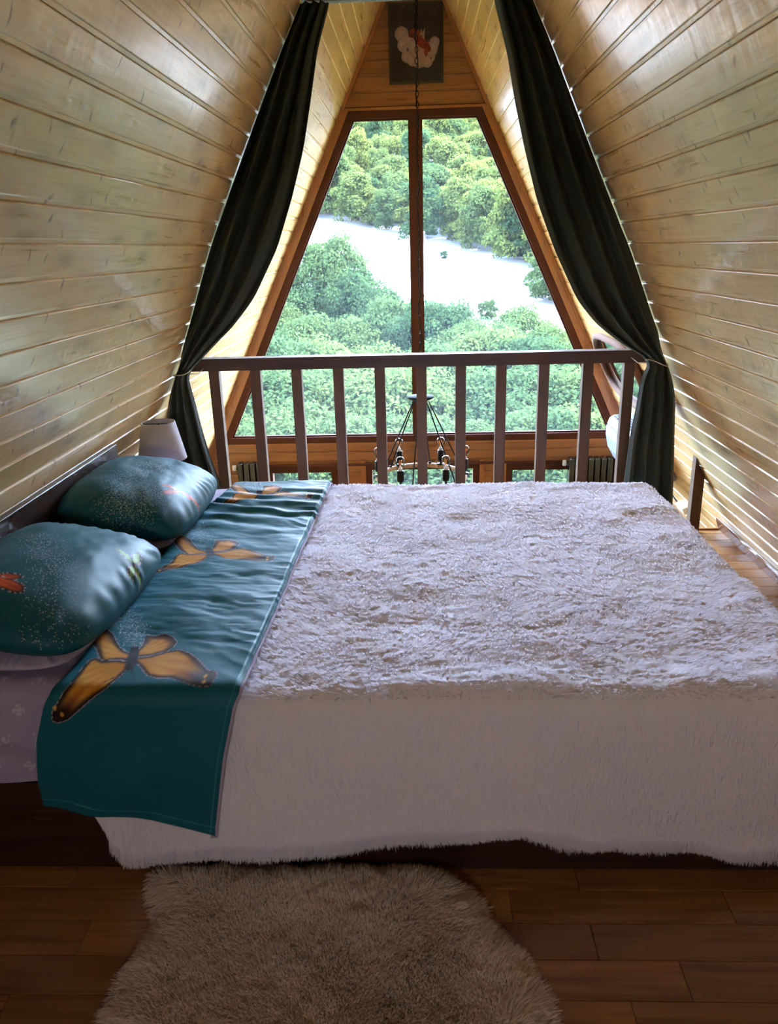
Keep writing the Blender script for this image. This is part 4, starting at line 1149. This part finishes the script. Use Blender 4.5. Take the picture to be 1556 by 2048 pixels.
n = len(ob); V = [on_slope(u, yy, 0.010) for u, yy in ob] + [on_slope(u, yy, 0.016) for u, yy in ob]
MB().add(V, [list(range(n)), list(range(n, 2 * n))] + [[i, (i + 1) % n, n + (i + 1) % n, n + i] for i in range(n)]).build('mirror_glass', MIRR, mir)

# ================================================================== RADIATORS AND PIPES under the gable window
def radiator(x0, n, label):
    rd = empty('radiator', (x0 + n * .024, Y_GABLE - .09, -0.62), label, 'radiator', 'radiators under the gable window')
    first = None
    for i in range(n):
        if first is None:
            q = MB().box(-0.021, 0.021, -0.045, 0.045, -0.60, -0.045, 0.010)
            first = q.build('section', RADI, rd, True); o = first
        else:
            o = first.copy(); C.objects.link(o)
        o.parent = rd; o.matrix_parent_inverse = Matrix.Translation(-Vector(rd.location)); o.location = (x0 + 0.024 + i * 0.048, Y_GABLE - 0.085, 0)
    MB().tube([(x0 - .01, Y_GABLE - .085, -0.09), (x0 + n * .048 + .01, Y_GABLE - .085, -0.09)], 0.014, 10).build('header', RADI, rd, True)
    MB().tube([(x0 - .01, Y_GABLE - .085, -0.55), (x0 + n * .048 + .01, Y_GABLE - .085, -0.55)], 0.014, 10).build('header', RADI, rd, True)
    for xx in (x0 + .05, x0 + n * .048 - .05):
        MB().box(xx - .006, xx + .006, Y_GABLE - .045, Y_GABLE + .002, -0.14, -0.12).build('bracket', BLACK, rd)
    MB().lathe([(0, -.012), (.014, -.012), (.017, 0), (.014, .03), (0, .03)], (x0 - .028, Y_GABLE - .085, -0.095), 14).build('valve', WHITEP, rd, True)
    return rd


radiator(-1.405, 4, 'dark ribbed radiator standing below the left end of the gable window')
radiator(1.130, 8, 'dark ribbed radiator standing below the air conditioner')
hp = MB().tube([(-1.19, Y_GABLE - .035, -0.088), (1.12, Y_GABLE - .035, -0.088)], 0.0105, 10).build('heating_pipe', BROWN, None, True)
prop(hp, 'thin brown pipe running along the wall between the radiators', 'pipe')
rp_ = MB().tube([(-1.195, Y_GABLE - .03, -0.16), (-1.195, Y_GABLE - .03, -1.2), (-1.195, Y_GABLE - .03, -2.59)], 0.011, 10).build('riser_pipe', WHITEP, None, True)
prop(rp_, 'white vertical pipe beside the left radiator', 'pipe')
# socket block and flex on the right slope below the loft edge
sk = empty('power_socket', (hw(-0.15), 4.83, -0.15), 'white power socket with black flex on the right slope', 'socket')
V = []
for h in (0.002, 0.030):
    for (u, yy) in ((-.022, -.07), (.022, -.07), (.022, .07), (-.022, .07)):
        V.append(tuple(np.array(U) * u + np.array((0, 1, 0)) * yy + np.array(Nw) * h + np.array([hw(-.15), 4.82, -.15])))
MB().add(V, [[0, 1, 2, 3], [4, 5, 6, 7], [0, 1, 5, 4], [1, 2, 6, 5], [2, 3, 7, 6], [3, 0, 4, 7]]).build('housing', WHITEP, sk)
MB().tube([(hw(z_) - .012, y_, z_) for y_, z_ in ((4.90, -0.165), (4.93, -0.15), (4.98, -0.13), (5.05, -0.12), (5.15, -0.118), (5.22, -0.10), (5.24, -0.02), (5.24, 0.06))], 0.005, 6).build('flex', BLACK, sk, True)

# ================================================================== OUTDOORS
dk = lambda r, g, b: tuple(c * 0.228 for c in srgb(r, g, b)[:3]) + (1,)  # outdoor colours darkened throughout to offset the overbright sky
TY = np.array([0, 6, 10, 20, 30, 44, 60, 90, 130, 200, 300, 420, 560])
TZ = np.array([-2.95, -2.95, -3.2, -7.6, -9.6, -9.6, -7.6, -2.4, 5.2, 22.0, 48.0, 46.0, 20.0])


def ground(x, y):
    z = (np.interp(y, TY, TZ) + np.interp(y - 5, TY, TZ) + np.interp(y + 5, TY, TZ)) / 3
    far_ = sm(40, 120, y)
    return z + far_ * (1.6 * fbm(x / 45.0, y / 45.0, 201, 3) - 0.05 * x) + 0.15 * fbm(x / 5.0, y / 5.0, 203, 2) * sm(8, 14, y)


gxv = np.concatenate([np.linspace(-320, -60, 27), np.linspace(-58, 58, 88), np.linspace(60, 320, 27)]); gyv = np.concatenate([np.linspace(-200, 0, 12), np.linspace(3, 60, 70), np.linspace(62, 560, 150)])
GX, GY = np.meshgrid(gxv, gyv, indexing='ij'); GZ = ground(GX, GY)
DRY = NT('dry_grass_slope'); v = DRY.coords()
a = DRY.noise(v, 0.16, 5); b = DRY.noise(v, 2.5, 4)
gy_ = DRY.n('SeparateXYZ'); DRY.set(gy_, 0, v)
lawn = DRY.ramp(DRY.math('MULTIPLY', gy_.outputs['Y'], 0.01), [(0.40, 1.0), (0.52, 0.0)])
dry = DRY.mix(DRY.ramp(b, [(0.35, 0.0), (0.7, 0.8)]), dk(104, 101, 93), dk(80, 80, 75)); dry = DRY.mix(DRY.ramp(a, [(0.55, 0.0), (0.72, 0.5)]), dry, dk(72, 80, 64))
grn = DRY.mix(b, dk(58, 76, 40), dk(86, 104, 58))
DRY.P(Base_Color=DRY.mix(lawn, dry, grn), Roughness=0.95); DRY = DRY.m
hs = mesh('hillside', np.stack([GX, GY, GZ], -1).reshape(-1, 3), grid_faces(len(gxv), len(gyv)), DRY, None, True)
prop(hs, 'dry grass slope rising opposite the gable window', 'hillside', kind='structure')


def leaf_mat(name, c1, c2, c3):
    t = NT(name); t.t.nodes.remove(t.p)
    r = t.n('ObjectInfo').outputs['Random']; n_ = t.noise(t.n('NewGeometry').outputs['Position'], 0.9, 3); nb = t.noise(t.n('NewGeometry').outputs['Position'], 0.05, 2)
    col = t.mix(t.ramp(n_, [(0.35, 0.0), (0.7, 1.0)]), c1, c2); col = t.mix(t.ramp(t.math('ADD', t.math('MULTIPLY', r, 0.5), t.math('MULTIPLY', nb, 0.6)), [(0.35, 0.0), (0.75, 0.9)]), col, c3)
    d = t.n('BsdfDiffuse'); tr = t.n('BsdfTranslucent'); t.set(d, 'Color', col); t.set(tr, 'Color', col)
    mx = t.n('MixShader', {0: 0.5}); t.t.links.new(d.outputs[0], mx.inputs[1]); t.t.links.new(tr.outputs[0], mx.inputs[2]); t.t.links.new(mx.outputs[0], t.out.inputs['Surface'])
    return t.m


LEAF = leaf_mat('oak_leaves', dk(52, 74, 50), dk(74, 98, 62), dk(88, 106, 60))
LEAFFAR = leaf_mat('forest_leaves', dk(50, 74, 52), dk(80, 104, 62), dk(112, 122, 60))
BARK = simple('oak_bark', srgb(84, 76, 68), 0.9, var=0.3)


def crown_mesh(name, seed, n_leaf, leaf, lobes=34, h=6.0, w=2.6, mat=LEAF, base=1.6):
    g = np.random.default_rng(seed)
    # lobes: leafy balls arranged on an egg-shaped crown
    th = g.uniform(0, 2 * np.pi, lobes); cz = g.uniform(0.0, 1.0, lobes); ring = np.sqrt(np.clip(1 - (cz * 1.55 - 0.62) ** 2 / 0.95, 0.05, 1))
    rr = ring * np.sqrt(g.uniform(0.25, 1, lobes))
    lc = np.stack([rr * np.cos(th) * w * 0.8, rr * np.sin(th) * w * 0.8, base + cz * (h - base - 0.7)], 1); lr = g.uniform(0.55, 1.05, lobes) * w / 2.6
    k = g.integers(0, lobes, n_leaf); d = g.normal(0, 1, (n_leaf, 3)); d /= np.linalg.norm(d, axis=1, keepdims=True)
    d[:, 2] = np.where(d[:, 2] < -0.35, -d[:, 2], d[:, 2])
    P = lc[k] + d * (lr[k] * g.uniform(0.72, 1.08, n_leaf))[:, None]
    nrm = d + g.normal(0, 0.55, (n_leaf, 3)); nrm /= np.linalg.norm(nrm, axis=1, keepdims=True)
    a = np.cross(nrm, g.normal(0, 1, (n_leaf, 3))); a /= np.linalg.norm(a, axis=1, keepdims=True); b = np.cross(nrm, a)
    sz = leaf * g.uniform(0.6, 1.3, n_leaf)[:, None]
    V = np.stack([P - a * sz, P + b * sz * 0.55, P + a * sz, P - b * sz * 0.55], 1).reshape(-1, 3)
    F = np.arange(n_leaf * 4).reshape(-1, 4)
    me_o = mesh(name, V, F, mat)
    return me_o


def trunk_mb(h, seed):
    g = np.random.default_rng(seed); t = MB(); x = y = 0.0; pts = []
    for i in range(6):
        pts.append((x, y, h * i / 5 * 0.62 - 0.4)); x += g.normal(0, .09); y += g.normal(0, .09)
    t.tube(pts, [0.20, 0.17, 0.14, 0.11, 0.09, 0.06], 7)
    for i in range(5):
        a = g.uniform(0, 6.28); p = pts[2 + i % 4]; L = g.uniform(1.0, 1.8)
        t.tube([p, (p[0] + L * .5 * math.cos(a), p[1] + L * .5 * math.sin(a), p[2] + .5), (p[0] + L * math.cos(a), p[1] + L * math.sin(a), p[2] + 1.2)], [0.07, 0.05, 0.02], 5)
    return t


protos = []
for i in range(4):
    r = bpy.data.objects.new('oak_tree', None); C.objects.link(r)
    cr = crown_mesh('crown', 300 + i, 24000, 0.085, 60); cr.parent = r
    tk = trunk_mb(6.0, 400 + i).build('trunk', BARK); tk.parent = r
    protos.append(r)
used = [False] * 4
GN = 'oaks in the thicket below the gable window'


def ray_x(px, py, Y):
    d = fwd + rt * ((px - 778) / F_PX) - up * ((py - 1024) / F_PX)
    t = Y / d.y; return CAM.x + d.x * t, CAM.z + d.z * t


POSTS_PX = [437, 518, 600, 680, 763, 845, 921, 1000, 1083, 1170, 1250]
ORD = ['first', 'second', 'third', 'fourth', 'fifth', 'sixth', 'seventh', 'eighth', 'ninth', 'tenth', 'eleventh']


def gap_phrase(px):
    if px < 437: return 'left of the first baluster'
    if px > 1250: return 'right of the last full baluster'
    i = sum(1 for q in POSTS_PX if q <= px) - 1
    return 'between %s and %s balusters' % (ORD[i], ORD[i + 1])


seen_l = {}


def place_oak(px, py, Y, label, wide=1.0, rotz=None, row=None):
    if row: label = row + gap_phrase(px)
    seen_l[label] = seen_l.get(label, 0) + 1
    if seen_l[label] > 1: label = ('lower ', 'lowest ', 'hidden ')[min(seen_l[label] - 2, 2)] + label
    x, zt = ray_x(px, py, Y); zg = float(ground(np.array([x]), np.array([Y]))[0]); k = int(rng.integers(0, 4))
    o = protos[k] if not used[k] else copy_tree(protos[k]); used[k] = True
    h = max(zt - zg, 2.2); sc = h / 5.9
    o.location = (x, Y, zg); o.scale = (sc * wide, sc * wide, sc); o.rotation_euler = (0, 0, float(rng.uniform(0, 6.28)) if rotz is None else rotz)
    prop(o, label, 'tree', GN)


LT = 'leafy green oak in the thicket seen through the gable window'
place_oak(655, 478, 56, 'tallest oak of the thicket rising before the pale slope, left of the mullion', 0.75)
for px, py, Y, wd in [(600, 545, 55, .8), (560, 610, 52, .8), (712, 540, 54, .8), (752, 578, 52, .8), (500, 640, 50, .8), (440, 640, 52, .8), (380, 620, 54, .8),
                  (795, 600, 46, .85), (850, 608, 44, .8), (900, 612, 43, .8), (1045, 622, 44, .8), (1095, 655, 42, .85), (1150, 665, 43, .9), (1220, 640, 45, .9), (1300, 640, 46, .9),
                  (620, 640, 44, 1), (690, 640, 44, .95), (545, 690, 42, .95), (940, 655, 40, .85), (995, 652, 41, .8)]:
    place_oak(px, py, Y, 'oak rising above the rail, over the gap ' + gap_phrase(px), wd)
for j in range(17):
    place_oak(340 + j * 64 + rng.uniform(-14, 14), 690 + rng.uniform(-22, 22), 35 + rng.uniform(-2, 2), LT, 1.0, row='third row oak with crown near rail height, ')
for j in range(15):
    place_oak(300 + j * 76 + rng.uniform(-16, 16), 760 + rng.uniform(-20, 20), 28 + rng.uniform(-1.5, 1.5), LT, 1.1, row='second row oak just under the rail, ')
for j in range(13):
    place_oak(330 + j * 84 + rng.uniform(-16, 16), 835 + rng.uniform(-14, 14), 22.5 + rng.uniform(-1, 1), LT, 1.15, row='nearest row oak just above the window bottom, ')

# lone bushes on the open slope
def to_ground(px, py):
    lo, hi = 50.0, 500.0
    for _ in range(60):
        Y = (lo + hi) / 2; x, z_ = ray_x(px, py, Y)
        if z_ > float(ground(np.array([x]), np.array([Y]))[0]): lo = Y
        else: hi = Y
    return x, Y


bush_o = None
for px, py, sc, lab in ((976, 640, 0.42, 'small round bush standing alone on the pale slope'), (888, 517, 0.22, 'tiny bush high on the pale slope right of the mullion'),
                        (1092, 600, 0.95, 'rounded tree at the right edge of the pale slope'), (1140, 610, 1.1, 'broad tree beside the window jamb on the pale slope')):
    x, Y = to_ground(px, py)
    if bush_o is None:
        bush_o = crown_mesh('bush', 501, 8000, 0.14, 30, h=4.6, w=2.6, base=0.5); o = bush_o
    else:
        o = bush_o.copy(); C.objects.link(o)
    o.location = (x, Y, float(ground(np.array([x]), np.array([Y]))[0]) - 0.1); o.scale = (sc, sc, sc); o.rotation_euler = (0, 0, px)
    prop(o, lab, 'bush')

# forest above the open slope
line = [to_ground(px, py) for px, py in ((560, 425), (630, 442), (730, 464), (840, 490), (900, 503), (1000, 532), (1080, 556), (1140, 575))]
lx_ = np.array([p[0] / p[1] for p in line]); ly_ = np.array([p[1] for p in line])
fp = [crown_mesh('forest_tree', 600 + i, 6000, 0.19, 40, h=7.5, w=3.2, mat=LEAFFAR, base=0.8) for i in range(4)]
fused = [False] * 4
spots = []
Y = 78.0
while Y < 325:
    dx = 4.6 if Y < 150 else (6.0 if Y < 240 else 8.0)
    half = 0.40 * Y
    for x in np.arange(-half, half, dx):
        xx = x + rng.uniform(-.4, .4) * dx; yy = Y + rng.uniform(-.45, .45) * dx
        if yy < np.interp(xx / yy, lx_, ly_) + 1.5: continue
        spots.append((xx, yy))
    Y += dx * (0.95 if Y < 150 else 1.1)
clear = [to_ground(735, 402), to_ground(800, 270), to_ground(715, 385)]
spots = [p for p in spots if all(math.hypot(p[0] - c[0], p[1] - c[1]) > (5.0, 4.0, 4.0)[i] for i, c in enumerate(clear))]
inview = lambda p: -0.20 < p[0] / p[1] < 0.27
spots.sort(key=lambda p: (not inview(p), p[1]))
GF = 'forest trees above the pale slope'
rest_v = []
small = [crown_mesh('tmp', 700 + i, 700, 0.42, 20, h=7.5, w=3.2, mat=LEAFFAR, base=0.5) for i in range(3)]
small_v = []
for q in small:
    a = np.empty(len(q.data.vertices) * 3); q.data.vertices.foreach_get('co', a); small_v.append(a.reshape(-1, 3)); me = q.data; bpy.data.objects.remove(q); bpy.data.meshes.remove(me)
for i, (x, yv) in enumerate(spots):
    zg = float(ground(np.array([x]), np.array([yv]))[0]); sc = rng.uniform(0.75, 1.25); rz = rng.uniform(0, 6.28); hz = rng.uniform(.85, 1.15)
    if i < 290:
        k = i % 4
        o = fp[k] if not fused[k] else fp[k].copy()
        if fused[k]: C.objects.link(o)
        fused[k] = True
        o.location = (x, yv, zg - 0.3); o.scale = (sc, sc, sc * hz); o.rotation_euler = (0, 0, rz)
        front = yv < np.interp(x / yv, lx_, ly_) + 9; sd_n = 'left' if x / yv < 0.045 - 0.041 else 'right'
        prop(o, ('tree at the foot of the forest bordering the pale slope, %s of the mullion' if front else 'forest tree higher up behind the tree line, %s of the mullion') % sd_n, 'tree', GF)
    else:
        if not (-0.34 < x / yv < 0.40): continue
        c, s = math.cos(rz) * sc, math.sin(rz) * sc; v = small_v[i % 3]
        rest_v.append(np.stack([v[:, 0] * c - v[:, 1] * s + x, v[:, 0] * s + v[:, 1] * c + yv, v[:, 2] * sc * hz + zg - 0.3], 1))
V = np.concatenate(rest_v)
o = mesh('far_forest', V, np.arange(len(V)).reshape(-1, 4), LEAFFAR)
prop(o, 'dense far forest covering the upper hillside', 'forest', kind='stuff')
